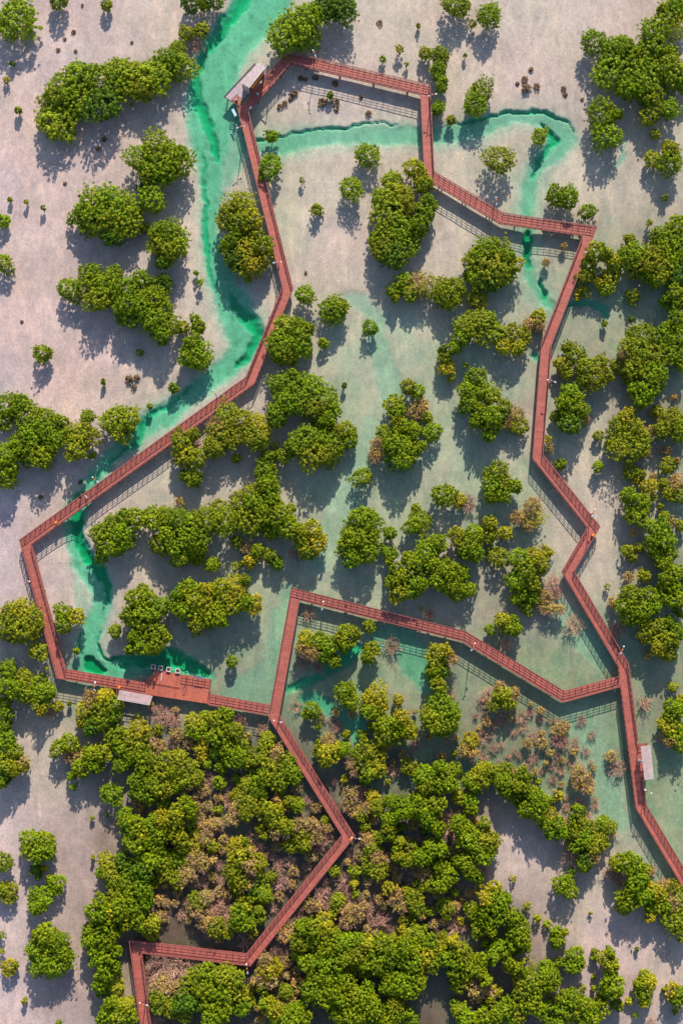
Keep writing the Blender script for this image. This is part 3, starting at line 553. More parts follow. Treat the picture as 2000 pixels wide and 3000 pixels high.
(1000,2500): "180 20 110 b;340 30 180 b;260 110 140 o;350 150 160 o;240 150 100 g;520 30 130 o;620 60 130 o;590 90 100 g;720 40 150 g;800 30 140 g;700 160 130 b;770 180 190 b;720 300 110 o;830 310 120 o;900 120 140 g;960 210 160 g;930 280 140 g;1010 220 120 g;890 370 130 b;1100 60 140 g;1150 120 150 g;1190 190 130 g;1250 240 100 g;1290 10 180 g;1050 370 70 g;440 320 120 y;500 380 150 b;520 460 180 b;580 490 110 b;650 420 160 o;680 490 150 o;770 430 110 p;850 520 90 p;800 540 90 o;960 500 150 o;1030 500 120 b;1200 510 130 o;1220 570 110 o;1340 400 150 y;1420 320 120 y;1440 450 200 g;1390 560 210 g;1320 540 130 g;1500 430 120 g;1260 700 130 g;1380 710 100 g;1540 590 130 g;1400 640 120 g;1320 830 70 g;1430 890 150 g;1500 870 130 g;1400 950 130 g;1510 960 130 g;1530 1040 120 y;40 270 150 p;120 270 90 y;40 350 130 p;130 380 80 o;60 420 110 p;40 520 140 b;120 520 130 b;60 610 150 b;150 580 120 b;20 670 100 b;140 670 80 p;380 600 130 p;280 640 70 p;450 690 60 p;550 710 90 y;620 750 130 y;680 720 120 o;930 770 90 o;1095 620 60 y;1120 680 70 p;720 770 100 o;50 830 190 g;150 800 150 g;240 830 150 y;170 900 170 o;60 950 180 o;280 920 160 g;370 840 170 g;430 900 160 g;70 1060 150 y;190 1020 140 g;230 1090 120 g;340 1010 160 g;440 1000 140 d;60 1190 150 g;380 1100 110 g;590 850 150 g;550 950 160 g;650 920 160 y;720 860 160 g;820 840 150 g;770 950 170 y;650 1000 160 g;740 1030 140 o;850 1000 150 o;920 880 150 y;960 950 160 g;880 920 130 g;1020 820 120 y;1080 900 150 o;1130 970 150 o;1050 1000 140 g;1180 1050 160 g;1280 1000 150 g;1270 1090 140 g;1040 1110 140 g;1130 1170 150 y;1060 1210 120 o;1220 1220 170 b;1330 1250 170 b;1250 1310 130 b;1430 1280 110 y;1360 1350 90 o;1340 1160 120 g;480 1150 160 g;560 1200 170 g;420 1240 160 g;620 1150 140 g;700 1190 150 g;620 1270 140 g;500 1280 120 g;700 1090 120 g;240 1230 110 g;210 1310 160 g;110 1310 150 o;50 1390 160 g;160 1400 150 g;270 1300 90 o;290 1410 160 g;90 1480 160 g;180 1500 160 g;300 1500 140 g;40 1540 130 g;490 1390 150 o;430 1430 120 g;600 1470 110 g;500 1500 130 g;640 1540 150 g;420 1540 110 g;1090 1470 160 g;1140 1520 160 g;1060 1440 100 o;1310 1520 150 g;1430 1490 160 g;1510 1420 150 g;1550 1500 130 g;1200 1540 120 g;1310 1410 80 g;1040 1360 70 d",
(1500,2500): "680 60 150 d;740 40 140 b;560 20 180 p;660 130 120 g;545 170 80 d;460 300 150 g;500 270 130 g;530 350 130 o;1050 90 180 g;960 90 130 o;1130 140 170 g;940 180 190 p;1000 260 150 p;1200 150 120 o;1270 160 100 b;1170 250 160 g;1100 330 150 g;1230 360 160 g;1170 390 140 g;1060 440 180 g;1030 500 140 o;1300 350 140 y;1380 300 130 b;1430 310 160 b;1500 330 130 o;1340 470 160 o;1280 500 130 g;1480 440 180 b;1410 500 130 g;1540 410 130 g;1540 520 140 o;1280 590 100 y;1480 620 200 o;1540 650 150 o;1380 400 130 o;1560 740 120 o;10 230 52 y;130 490 75 o;230 600 80 o;320 650 78 o;405 730 110 g;400 800 120 g;410 840 95 g;485 730 64 y;570 960 160 g;560 1040 130 g;600 1000 120 g;435 1010 95 g;755 900 54 o;760 960 74 o;895 920 90 g;880 990 150 y;920 1040 110 y;910 1120 120 g;920 1220 190 g;880 1260 130 g;970 1270 110 g;965 1390 110 g;1070 1365 70 y;1145 880 36 o;720 550 32 o;1230 1150 140 y;1260 1200 130 y;1180 1210 130 g;1210 1290 140 g;1205 1380 80 o;1135 1490 52 g;1480 1260 130 y;1540 1290 150 g;1500 1350 120 g;1390 1260 40 o;1495 1460 52 o;1270 1540 80 p;30 600 150 g;70 690 150 g;90 780 150 g;120 860 100 g;20 740 130 g;30 900 70 g;120 1040 150 o;30 1040 110 g;310 1080 150 g;370 1150 150 g;280 1160 150 g;340 1230 130 g;160 1170 180 o;60 1160 140 y;80 1270 150 o;200 1280 140 g;170 1380 170 g;40 1400 130 o;250 1440 140 g;60 1490 150 o;340 1390 100 g;470 1350 150 g;560 1350 170 g;640 1400 180 g;470 1450 160 g;560 1480 160 o;720 1440 160 g;800 1350 110 o;830 1430 130 o;760 1510 130 o;660 1510 150 g;350 1550 120 g;430 1540 120 g;645 1240 60 o;745 1240 46 o;745 1135 40 o",
}
LOBES = []
for (ox, oy), txt in TILES.items():
    for e in txt.split(';'):
        a = e.split()
        LOBES.append((ox + float(a[0]) / 3.136, oy + float(a[1]) / 3.136, float(a[2]) / 3.136, a[3]))

make_ground()
make_water()

TINT = {'g': (.232, .315, .003), 'd': (.115, .205, .006), 'o': (.280, .312, .008), 'y': (.400, .370, .012), 'b': (.500, .370, .090),
        't': (.190, .120, .060), 'p': (.68, .42, .29)}

# ------------------------------------------------------------------ foliage templates
def leaf_template(name, R, seed, dens=1.0, q=34, clump=0.34, sparse=False):
    """a crown of leaf sprays: many small leaf-sized faces in clumps over an uneven unit crown"""
    r = np.random.default_rng(seed)
    n = max(7, int(1.2 * 4 * math.pi * R * R * dens / (math.pi * clump * clump)))
    # uneven outline: random low-frequency lobes
    ax = r.normal(size=(16, 3)); ax /= np.linalg.norm(ax, axis=1)[:, None]
    am = r.uniform(-0.34, 0.38, 16)
    dirs = r.normal(size=(n * 2, 3)); dirs /= np.linalg.norm(dirs, axis=1)[:, None]
    keep = (dirs[:, 2] > -0.75)
    dirs = dirs[keep][:n]
    n = len(dirs)
    rad = 1 + ((np.clip(dirs @ ax.T, 0, 1) ** 7) * am).sum(1)
    rad *= r.choice([1.24, 1.06, 0.94, 0.78, 0.56], n, p=[.08, .33, .27, .2, .12]) * r.uniform(.94, 1.06, n)
    cen = dirs * rad[:, None] * (1 - 0.5 * clump / R)
    tint_c = np.clip(r.normal(0.5, 0.27, n), 0, 1)
    csz = clump * r.uniform(0.7, 1.3, n)
    # leaves of every clump
    m = n * q
    ld = r.normal(size=(m, 3)); ld[:, 2] += 0.25
    ld /= np.linalg.norm(ld, axis=1)[:, None]
    ci = np.repeat(np.arange(n), q)
    lr = csz[ci] * r.uniform(0.55, 1.0, m) / R
    pos = cen[ci] + ld * lr[:, None] * np.array([1, 1, 0.85])
    nor = ld * 1.0 + dirs[ci] * 0.35 + np.array([0, 0, 0.12]) + r.normal(size=(m, 3)) * 0.36
    nor /= np.linalg.norm(nor, axis=1)[:, None]
    t1 = np.cross(nor, r.normal(size=(m, 3))); t1 /= np.linalg.norm(t1, axis=1)[:, None]
    t2 = np.cross(nor, t1)
    L = r.uniform(0.07, 0.14, m) / R * (0.85 if sparse else 1.0)
    W = L * r.uniform(0.45, 0.7, m)
    a = t1 * L[:, None]; b = t2 * W[:, None]
    v = np.stack([pos - a, pos + b, pos + a, pos - b], 1).reshape(-1, 3)
    tint = np.clip(tint_c[ci] + r.normal(0, .13, m), 0, 1)
    return v, tint

def quad_mesh(name, v, tint, mat):
    me = bpy.data.meshes.new(name)
    nq = len(v) // 4
    me.vertices.add(len(v)); me.vertices.foreach_set("co", v.astype(np.float32).ravel())
    me.loops.add(nq * 4); me.loops.foreach_set("vertex_index", np.arange(nq * 4, dtype=np.int32))
    me.polygons.add(nq); me.polygons.foreach_set("loop_start", np.arange(0, nq * 4, 4, dtype=np.int32))
    at = me.attributes.new("tint", 'FLOAT', 'FACE')
    at.data.foreach_set("value", tint.astype(np.float32))
    me.update(); me.validate()
    me.materials.append(mat)
    return me

def twig_template(seed, n0=9, levels=4, spread=0.9):
    """bare branching twigs filling a unit crown, root at (0,0,-1)"""
    r = random.Random(seed)
    V = []; T = []
    def seg(a, b, w0, w1, tint):
        d = (b - a)
        if d.length < 1e-5: return
        u = d.cross(Vector((r.uniform(-1, 1), r.uniform(-1, 1), r.uniform(-1, 1)))).normalized()
        w = d.cross(u).normalized()
        for p, q in ((u, w), (w, u)):
            V.extend([a - p * w0, a + p * w0, b + p * w1, b - p * w1]); T.append(tint)
    def grow(p, d, L, w, lev):
        bend = Vector((r.uniform(-.35, .35), r.uniform(-.35, .35), r.uniform(-.2, .25)))
        mid = p + d * L * .5
        d2 = (d + bend).normalized()
        e = mid + d2 * L * .5
        t = r.random()
        seg(p, mid, w, w * .85, t); seg(mid, e, w * .85, w * .6, t)
        if lev <= 0: return
        for k in range(r.choice((2, 3, 3))):
            nd = (d2 + Vector((r.uniform(-1, 1), r.uniform(-1, 1), r.uniform(-.6, .7))) * spread).normalized()
            grow(e if k else mid, nd, L * r.uniform(.55, .8), w * .70, lev - 1)
    for k in range(n0):
        a = 2 * math.pi * k / n0 + r.uniform(-.4, .4)
        up = r.uniform(.35, 1.3)
        d = Vector((math.cos(a), math.sin(a), up)).normalized()
        grow(Vector((0, 0, -.9)), d, r.uniform(.55, .8), .042, levels)
    v = np.array([tuple(q) for q in V])
    rr = np.percentile(np.linalg.norm(v[:, :2], axis=1), 97)
    v[:, :2] /= rr
    z = v[:, 2]; v[:, 2] = (z - z.min()) / (np.percentile(z, 98) - z.min()) * 2 - 1
    return v, np.array(T)

CLS = [(0.35, 'tiny'), (0.62, 'xs'), (1.0, 's'), (1.55, 'm'), (2.35, 'l')]
LT = {}; LTS = {}
for ci, (R, nm) in enumerate(CLS):
    cl = [0.14, 0.17, 0.20, 0.225, 0.24][ci]
    LT[ci] = []
    LTS[ci] = []
    for k in range(7 if ci > 1 else 4):
        v, t = leaf_template(nm, R, 100 * ci + k, 1.0, 28, cl)
        LT[ci].append(quad_mesh("crown", v, t, M_LEAF))
        v, t = leaf_template(nm, R, 100 * ci + 50 + k, 0.6, 24, cl, True)
        LTS[ci].append(quad_mesh("thin_crown", v, t, M_LEAF))
TW = [quad_mesh("dead_branches", *twig_template(900 + k, 15, 4), M_TWIG) for k in range(5)]
TUFT = [quad_mesh("tuft", *twig_template(950 + k, 14, 2, 0.6), M_TWIG) for k in range(3)]

def crown_mesh(Rm, sparse, k):
    ci = min(range(len(CLS)), key=lambda i: abs(math.log(CLS[i][0] / Rm)))
    L = (LTS if sparse else LT)[ci]
    return L[k % len(L)]

# ------------------------------------------------------------------ lobes -> trees
FAM = {'g': 0, 'd': 0, 'o': 1, 'y': 1, 'b': 2}
def group_lobes(lobes, cap=185, maxn=10):
    left = sorted(lobes, key=lambda l: -l[2])
    out = []
    while left:
        g = [left.pop(0)]
        while len(g) < maxn:
            best = None
            for l in left:
                if abs(FAM[l[3]] - FAM[g[0][3]]) > 1: continue
                if not any(math.hypot(l[0] - q[0], l[1] - q[1]) < 0.68 * (l[2] + q[2]) / 2 + 7 for q in g): continue
                xs = [q[0] - q[2] / 2 for q in g + [l]] + [q[0] + q[2] / 2 for q in g + [l]]
                ys = [q[1] - q[2] / 2 for q in g + [l]] + [q[1] + q[2] / 2 for q in g + [l]]
                if max(xs) - min(xs) > cap or max(ys) - min(ys) > cap: continue
                d = math.hypot(l[0] - g[0][0], l[1] - g[0][1]) + (25 if FAM[l[3]] != FAM[g[0][3]] else 0)
                if best is None or d < best[0]: best = (d, l)
            if best is None: break
            g.append(best[1]); left.remove(best[1])
        out.append(g)
    return out

# ------------------------------------------------------------------ landmarks for the labels
LAND = [(720, 235, "the jetty hut"), (852, 172, "the topmost boardwalk corner"), (1245, 266, "the top walkway's right corner"),
 (1262, 515, "the top bend above the round grove"), (1467, 640, "the bend near the creek crossing"), (1725, 680, "the top walkway's pointed end"),
 (1597, 1012, "the right walkway's slight bend"), (1572, 1338, "the right walkway's lower bend"), (1736, 1545, "the right walkway's outermost elbow"),
 (1661, 1675, "the right walkway's inner elbow"), (1815, 1980, "the right walkway junction"), (1890, 2235, "the striped roof shelter at right"),
 (1648, 2041, "the middle walkway's low point"), (1357, 1864, "the middle walkway's gentle bend"), (868, 1742, "the middle walkway's top left corner"),
 (802, 2090, "the platform junction"), (540, 2015, "the viewing platform"), (395, 2045, "the striped roof shelter at left"),
 (182, 1973, "the lower left walkway corner"), (78, 1590, "the leftmost walkway corner"), (734, 1117, "the bend above the yellowish grove"),
 (843, 846, "the elbow right of the main creek"), (1020, 2447, "the walkway elbow in the brown grove"), (728, 2810, "the lowest walkway elbow"),
 (399, 2771, "the bottom left walkway corner"), (1640, 400, "the hooked creek bend"), (640, 960, "the main creek's widest pool"),
 (560, 260, "the upper main creek"), (600, 650, "the main creek's straight stretch"), (320, 1700, "the narrow creek loop"),
 (0, 0, "the photo's top left corner"), (2000, 0, "the photo's top right corner"), (0, 3000, "the photo's bottom left corner"), (2000, 3000, "the photo's bottom right corner"),
 (1000, 3000, "the photo's bottom edge centre"), (0, 1300, "the photo's left edge centre"), (2000, 1250, "the photo's right edge centre"), (1080, 1080, "the shallow middle channel"),
 (1000, 600, "the open sand in the middle"), (1250, 1420, "the open silt right of centre"), (1550, 2600, "the pink sand at lower right"), (250, 2550, "the pink sand at lower left"),
 (150, 800, "the broad pink flat at left"), (1500, 100, "the pale flat at the top"), (1400, 2200, "the drowned dead scrub"), (620, 2500, "the brown mud clearing")]
DIRS = ["right of", "above right of", "above", "above left of", "left of", "below left of", "below", "below right of"]
ORD = ["", "second ", "third ", "fourth ", "fifth ", "sixth ", "seventh ", "eighth ", "ninth ", "tenth ", "eleventh ", "twelfth ", "thirteenth ", "fourteenth "]
PENDING = []
def want_label(o, px, py, desc):
    L = min(LAND, key=lambda q: math.hypot(q[0] - px, q[1] - py))
    a = math.atan2(-(py - L[1]), px - L[0])
    PENDING.append((o, desc, DIRS[int(round(a / (math.pi / 4))) % 8], L[2], math.hypot(px - L[0], py - L[1])))
def flush_labels():
    global PENDING
    by = {}
    for p in PENDING: by.setdefault((p[1], p[2], p[3]), []).append(p)
    for (desc, dr, lm), ps in by.items():
        ps.sort(key=lambda p: p[4])
        for i, p in enumerate(ps):
            if len(("%s %s %s" % (desc, dr, lm)).split()) > 13: desc_ = desc.replace("mangrove tree", "mangrove").replace("mid-sized", "medium")
            else: desc_ = desc
            if len(ps) == 1: p[0]["label"] = "%s %s %s" % (desc_, dr, lm)
            else: p[0]["label"] = "%s %s, %s" % (desc_, dr + " " + lm, "closest" if i == 0 else ORD[i].strip() + " closest")

KNAME = {'g': "bright green", 'd': "deep green", 'o': "olive green", 'y': "yellow tinged", 'b': "browning"}

def make_tree(g):
    r = random.Random(int(g[0][0] * 31 + g[0][1] * 17))
    x0 = min(q[0] - q[2] / 2 for q in g); x1 = max(q[0] + q[2] / 2 for q in g)
    y0 = min(q[1] - q[2] / 2 for q in g); y1 = max(q[1] + q[2] / 2 for q in g)
    W = max(x1 - x0, y1 - y0)
    fam = g[0][3]
    h = min(0.63 * W + 27, 106) if len(g) > 1 else min(0.88 * W + 23, 106)
    if fam == 'b': h *= 0.72
    if fam in 'oy' : h *= 0.92
    if g[0][0] > 250 and g[0][1] > 1950 and fam in 'yob': h *= 0.85
    h /= PPM
    lobes = []
    for (px, py, w, k) in g:
        hw = w / 2 * mpp(inv(px, py, h * .6))
        hl = h * r.uniform(0.82, 1.04) * (0.80 + 0.20 * min(1, w / (0.6 * W + 1)))
        hl = max(hl, hw * 1.1)
        b = max(hw * 0.85, 0.40 * hl)
        b = min(b, hl * 0.52)
        zc = hl - b
        c = inv(px, py, zc + b * 0.25)
        lobes.append((Vector((c.x, c.y, zc)), hw, b, k))
    base = Vector((sum(l[0].x for l in lobes) / len(lobes), sum(l[0].y for l in lobes) / len(lobes), 0))
    bpx, bpy_ = proj(base)
    base.z = ground_z(bpx, bpy_) - 0.02
    big = W > 27
    tree = W > 54
    nm = "mangrove_tree" if tree else "mangrove_shrub" if big else "mangrove_seedling"
    root = empty(nm, base)
    cx, cy = sum(q[0] for q in g) / len(g), sum(q[1] for q in g) / len(g)
    size = ("broad " if W > 130 else "mid-sized " if W > 85 else "small ") if tree else ""
    thin = "thin " if fam == 'b' else ""
    kind = "mangrove tree" if tree else "mangrove shrub" if big else "mangrove seedling"
    want_label(root, cx, cy, size + thin + KNAME[fam] + " " + kind)
    tag(root, cat="tree" if tree else "shrub" if big else "seedling", group="mangrove trees on the tidal flat" if tree else "mangrove shrubs on the tidal flat" if big else "young mangroves on the tidal flat")
    # trunk with limbs reaching each lobe
    mb = MB()
    tr = 0.035 + 0.022 * h
    fork = Vector((0, 0, h * 0.22))
    mb.tube([(0, 0, -0.1), (0, 0, h * .1), fork], [tr * 1.35, tr, tr * .9], 7)
    for (c, hw, b, k) in lobes:
        e = c - base
        mb.tube([fork * .9, fork * .4 + e * .55 + Vector((r.uniform(-.1, .1), r.uniform(-.1, .1), 0)) * h * .3, e], [tr * .75, tr * .5, tr * .2], 5)
    mb.build("trunk", M_BARK, root, smooth=True)
    for (c, hw, b, k) in lobes:
        me = crown_mesh(hw, k == 'b' or (not big and r.random() < .6) or r.random() < .10 * (k in 'oy' and len(g) > 2), r.randrange(10))
        o = mesh_ob("crown", me, root, c - base)
        fz = 1.06 if cy > 1950 else 1.05
        if k == 'b': fz = .9
        o.scale = (hw * fz, hw * fz, b)
        o.rotation_euler = (r.uniform(-.12, .12), r.uniform(-.12, .12), r.uniform(0, 6.28))
        if k == 'b':
            q = mesh_ob("dead_branches", TW[r.randrange(5)], root, c - base)
            q.scale = (hw * 1.14, hw * 1.14, b * 1.06); q.rotation_euler = (0, 0, r.uniform(0, 6.28))
            sq = r.uniform(.8, 1.1); q.color = (TINT['p'][0] * sq, TINT['p'][1] * sq, TINT['p'][2] * sq, 1)
        t = TINT[k]
        s = r.uniform(.84, 1.16); w = r.uniform(-.10, .12)
        o.color = (t[0] * s * (1 + w), t[1] * s, t[2] * s, 1)
    return root

# understorey filling the gaps of the grove, and scrub standing in the flooded ground
_r = random.Random(77)
WALK = [((803, 2097), (1020, 2447)), ((1020, 2447), (728, 2810)), ((728, 2810), (399, 2771)), ((399, 2771), (428, 3000)), ((1833, 2032), (1874, 2362)), ((182, 1973), (788, 2080)),
        ((1822, 1948), (1648, 2041)), ((1648, 2041), (1356, 1864)), ((1661, 1675), (1822, 1948)), ((1736, 1545), (1661, 1675))]
def _segd(x, y, a, b):
    dx, dy = b[0] - a[0], b[1] - a[1]
    q = max(0, min(1, ((x - a[0]) * dx + (y - a[1]) * dy) / (dx * dx + dy * dy)))
    return math.hypot(x - a[0] - q * dx, y - a[1] - q * dy)
for (poly, n, kinds, w0, w1) in (([(430, 2060), (690, 2110), (985, 2430), (745, 2760), (570, 2745), (390, 2560)], 60, 'pbbo', 22, 40),
                                 ([(1020, 2330), (1400, 2380), (1440, 2560), (1330, 2760), (800, 2740), (790, 2650)], 60, 'pbbo', 22, 40),
                                 ([(740, 2850), (880, 2700), (900, 2990), (760, 2995)], 14, 'pb', 22, 38),
                                 ([(1400, 2030), (1640, 2080), (1740, 2240), (1760, 2420), (1560, 2330), (1380, 2200)], 46, 'ppb', 14, 34),
                                 ([(860, 2100), (1340, 2020), (1340, 2220), (860, 2330)], 22, 'pbo', 16, 32),
                                 ([(1800, 1200), (1990, 1150), (1990, 1900), (1840, 1700)], 16, 'bbo', 20, 36)):
    xs_ = [p[0] for p in poly]; ys_ = [p[1] for p in poly]
    made = 0
    for _t in range(n * 30):
        if made >= n: break
        x = _r.uniform(min(xs_), max(xs_)); y = _r.uniform(min(ys_), max(ys_)); w = _r.uniform(w0, w1)
        ins = False
        for (ax, ay), (bx, by) in zip(poly, poly[1:] + poly[:1]):
            if (ay > y) != (by > y) and x < ax + (bx - ax) * (y - ay) / (by - ay): ins = not ins
        if any(_segd(x, y, a, b) < 20 + w / 2 for a, b in WALK): continue
        if not ins or any(math.hypot(x - l[0], y - l[1]) < .42 * (w + l[2]) for l in LOBES): continue
        LOBES.append((x, y, w, _r.choice(kinds))); made += 1

leafy = [l for l in LOBES if l[3] in FAM]
TREES = group_lobes(leafy)
for g in TREES: make_tree(g)

def make_dead(px, py, w):
    r = random.Random(int(px * 13 + py * 7))
    hw = w / 2 / PPM
    h = max(1.1, min(2.6, hw * 1.25))
    c = inv(px, py, h * .5)
    base = Vector((c.x, c.y, 0))
    base.z = ground_z(*proj((c.x, c.y, 0))) - .05
    root = empty("dead_mangrove", base)
    want_label(root, px, py, "leafless pinkish dead mangrove")
    tag(root, cat="dead tree", group="dead mangroves standing in the silt")
    MB().tube([(0, 0, -.1), (0, 0, h * .12), (r.uniform(-.05, .05), r.uniform(-.05, .05), h * .3)], [.07, .055, .04], 6).build("trunk", M_BARK, root)
    o = mesh_ob("branches", TW[r.randrange(5)], root, (0, 0, h * .5))
    o.scale = (hw * 1.28, hw * 1.28, h * .5)
    o.rotation_euler = (0, 0, r.uniform(0, 6.28))
    s = r.uniform(.75, 1.1)
    o.color = (TINT['p'][0] * s, TINT['p'][1] * s * r.uniform(.9, 1.05), TINT['p'][2] * s, 1)
def make_tuft(px, py, w):
    r = random.Random(int(px * 5 + py * 3))
    hw = w / 2 / PPM
    h = max(.35, hw * .9)
    c = inv(px, py, h * .5)
    z = ground_z(*proj((c.x, c.y, 0)))
    o = mesh_ob("salt_bush", LTS[1][r.randrange(len(LTS[1]))], None, (c.x, c.y, z + h * .5 - .03))
    o.scale = (hw * .92, hw * .85, h * .5)
    o.rotation_euler = (0, 0, r.uniform(0, 6.28))
    s = r.uniform(.8, 1.2)
    o.color = (TINT['t'][0] * s, TINT['t'][1] * s, TINT['t'][2] * s, 1)
    want_label(o, px, py, "low dark brown salt bush")
    tag(o, cat="bush", group="brown salt bushes on the sand")
for (px, py, w, k) in LOBES:
    if k == 'p': make_dead(px, py, w)
    elif k == 't': make_tuft(px, py, w)

# ------------------------------------------------------------------ boardwalk
ZD = 1.75
HW = 15.2 / PPM
boardwalk = empty("boardwalk", inv(802, 2090, 0))
tag(boardwalk, "long zigzag red brown timber boardwalk on piles looping through the mangroves", "boardwalk")
B0 = boardwalk.location.copy()

P1 = [(425, 2015), (182, 1973), (78, 1589), (734, 1116), (843, 846), (712, 323), (849, 173), (1244, 266), (1256, 515), (1467, 642),
      (1725, 680), (1597, 1012), (1572, 1338), (1736, 1545), (1661, 1675), (1822, 1948), (1874, 2362), (2060, 2675), (2260, 3012)]
P2 = [(1812, 1996), (1648, 2041), (1356, 1864), (866, 1741), (803, 2097), (1020, 2447), (728, 2810), (399, 2771), (428, 3000), (463, 3280)]
P3 = [(612, 2048), (788, 2080)]
# stretches without a rail: (path, segment, side) -> (from, to) as fractions of the segment
GAPS = {(0, 5, -1): [(0.0, 0.03)], (0, 5, 1): [(0.0, 0.50)], (0, 15, -1): [(0.08, 0.165)], (0, 15, 1): [(0.545, 0.80)],
        (1, 3, -1): [(0.92, 1.0)], (1, 4, -1): [(0.0, 0.02)], (0, 0, 1): [(0.0, 0.05)]}
frames_left = [98]
def side_left(d): return Vector((-d.y, d.x, 0))
def path(pi, nodes):
    W = [inv(x, y, ZD) for x, y in nodes]
    n = len(W)
    dirs = [(W[i + 1] - W[i]).normalized() for i in range(n - 1)]
    offs = []
    for i in range(n):
        if i == 0: m = side_left(dirs[0])
        elif i == n - 1: m = side_left(dirs[-1])
        else:
            a, b = side_left(dirs[i - 1]), side_left(dirs[i])
            m = (a + b).normalized()
            m = m / max(0.35, m.dot(a))
        offs.append(m)
    for i in range(n - 1):
        d = dirs[i]; L = (W[i + 1] - W[i]).length
        rz = math.atan2(d.y, d.x)
        R = Matrix.Rotation(-rz, 3, 'Z')
        loc = lambda p: R @ (p - W[i])
        poly = [loc(W[i] + offs[i] * HW), loc(W[i + 1] + offs[i + 1] * HW), loc(W[i + 1] - offs[i + 1] * HW), loc(W[i] - offs[i] * HW)]
        o = MB().prism([(p.x, p.y) for p in poly], -0.14, 0.0).build("deck_section", M_DECK, boardwalk, W[i] - B0)
        o.rotation_euler = (0, 0, rz)
        # edge beams under the boards
        mb = MB()
        for s in (1, -1):
            a = loc(W[i] + offs[i] * (s * (HW - .14))); b = loc(W[i + 1] + offs[i + 1] * (s * (HW - .14)))
            mb.bar(a + Vector((0, 0, -.27)), b + Vector((0, 0, -.27)), .12, .24)
        o = mb.build("edge_beams", M_PILE, boardwalk, W[i] - B0); o.rotation_euler = (0, 0, rz)
        for s in (1, -1):
            a = loc(W[i] + offs[i] * (s * (HW - .05))); b = loc(W[i + 1] + offs[i + 1] * (s * (HW - .05)))
            if (pi, i) == (2, 0): a.x += .1; b.x -= .1
            T = (b - a).length; e = (b - a) / T
            gaps = GAPS.get((pi, i, s), [])
            spans = []; st = 0.0
            for g0, g1 in gaps:
                if g0 > st: spans.append((st, g0))
                st = g1
            if st < 1: spans.append((st, 1.0))
            mb = MB()
            for q0, q1 in spans:
                p0 = a + e * (T * q0); p1 = a + e * (T * q1)
                tl = (p1 - p0).length
                k = max(1, int(round(tl / 1.12)))
                for j in range(k + 1):
                    if j == k and q1 == 1.0 and i < n - 2: continue      # the next stretch starts with this post
                    p = p0 + (p1 - p0) * (j / k)
                    mb.bar(p + Vector((0, 0, -.2)), p + Vector((0, 0, 1.06)), .09, .09)
                for hz, ww, hh in ((1.09, .13, .06), (.72, .05, .05), (.38, .05, .05), (.06, .05, .05)):
                    mb.bar(p0 + Vector((0, 0, hz)), p1 + Vector((0, 0, hz)), ww, hh)
            if mb.v:
                o = mb.build("railing", M_RAIL, boardwalk, W[i] - B0); o.rotation_euler = (0, 0, rz)
        k = max(1, int(round(L / 5.9)))
        for j in range(k):
            if frames_left[0] <= 0: break
            frames_left[0] -= 1
            c = W[i] + d * (L * (j + .5) / k)
            mb = MB()
            for s in (1, -1):
                p = side_left(d) * (s * (HW - .22))
                mb.tube([p + Vector((0, 0, -ZD - 1.2)), p + Vector((0, 0, -.42))], [.11, .10], 8)
            mb.bar(side_left(d) * (HW - .05) + Vector((0, 0, -.48)), side_left(d) * (-(HW - .05)) + Vector((0, 0, -.48)), .16, .18)
            mb.build("support_frame", M_PILE, boardwalk, c - B0)
path(0, P1); path(1, P2); path(2, P3)

def along(a, b, t, z=ZD): return inv(a[0] + (b[0] - a[0]) * t, a[1] + (b[1] - a[1]) * t, z)
def rail_line(mb, pts, close_posts=True):
    for a, b in zip(pts[:-1], pts[1:]):
        T = (b - a).length; k = max(1, int(round(T / 1.12)))
        for j in range(k + 1):
            p = a + (b - a) * (j / k)
            mb.bar(p + Vector((0, 0, -.2)), p + Vector((0, 0, 1.06)), .09, .09)
        for hz, ww, hh in ((1.09, .13, .06), (.72, .05, .05), (.38, .05, .05)):
            mb.bar(a + Vector((0, 0, hz)), b + Vector((0, 0, hz)), ww, hh)

# ------------------------------------------------------------------ viewing platform
plat = empty("viewing_platform", inv(520, 2020, 0))
tag(plat, "wide red brown viewing platform with steps and a railed right half", "platform")
C0 = plat.location.copy()
pp = [(427, 1997), (457, 1963), (620, 1990), (611, 2062), (425.5, 2034)]
pw = [inv(x, y, ZD) for x, y in pp]
ex = (pw[2] - pw[1]).normalized(); prz = math.atan2(ex.y, ex.x)
Rp = Matrix.Rotation(-prz, 3, 'Z')
o = MB().prism([tuple((Rp @ (p - inv(520, 2020, ZD)))[:2]) for p in pw], -.2, .004).build("platform_deck", M_PLAT, plat, inv(520, 2020, ZD) - C0); o.rotation_euler = (0, 0, prz)
mb = MB(); rail_line(mb, [inv(533, 1978, ZD) - C0, inv(618, 1992, ZD) - C0, inv(613, 2030, ZD) - C0]); mb.build("railing", M_RAIL, plat)
mb = MB()
for q, hh in ((0, .16), (3.2, .08)):
    a = inv(432, 1997 + q, ZD) - C0; b = inv(527, 2013.5 + q, ZD) - C0
    mb.bar(a + Vector((0, 0, hh / 2 + .006)), b + Vector((0, 0, hh / 2 + .006)), .2, hh)
mb.build("step", M_PLAT, plat)
mb = MB()
a = inv(475.5, 1970, ZD) - C0; b = inv(472, 1994, ZD) - C0
mb.bar(a + Vector((0, 0, .05)), b + Vector((0, 0, .05)), .16, .07)
mb.build("edge_strip", M_SLAT, plat)
for fx, fy in ((450, 1985), (500, 1990), (550, 2000), (600, 2005), (450, 2025), (500, 2035), (550, 2042), (598, 2050)):
    p = inv(fx, fy, 0) - C0
    MB().tube([p + Vector((0, 0, -1.4)), p + Vector((0, 0, ZD - .2))], [.13, .12], 8).build("support_pile", M_PILE, plat)

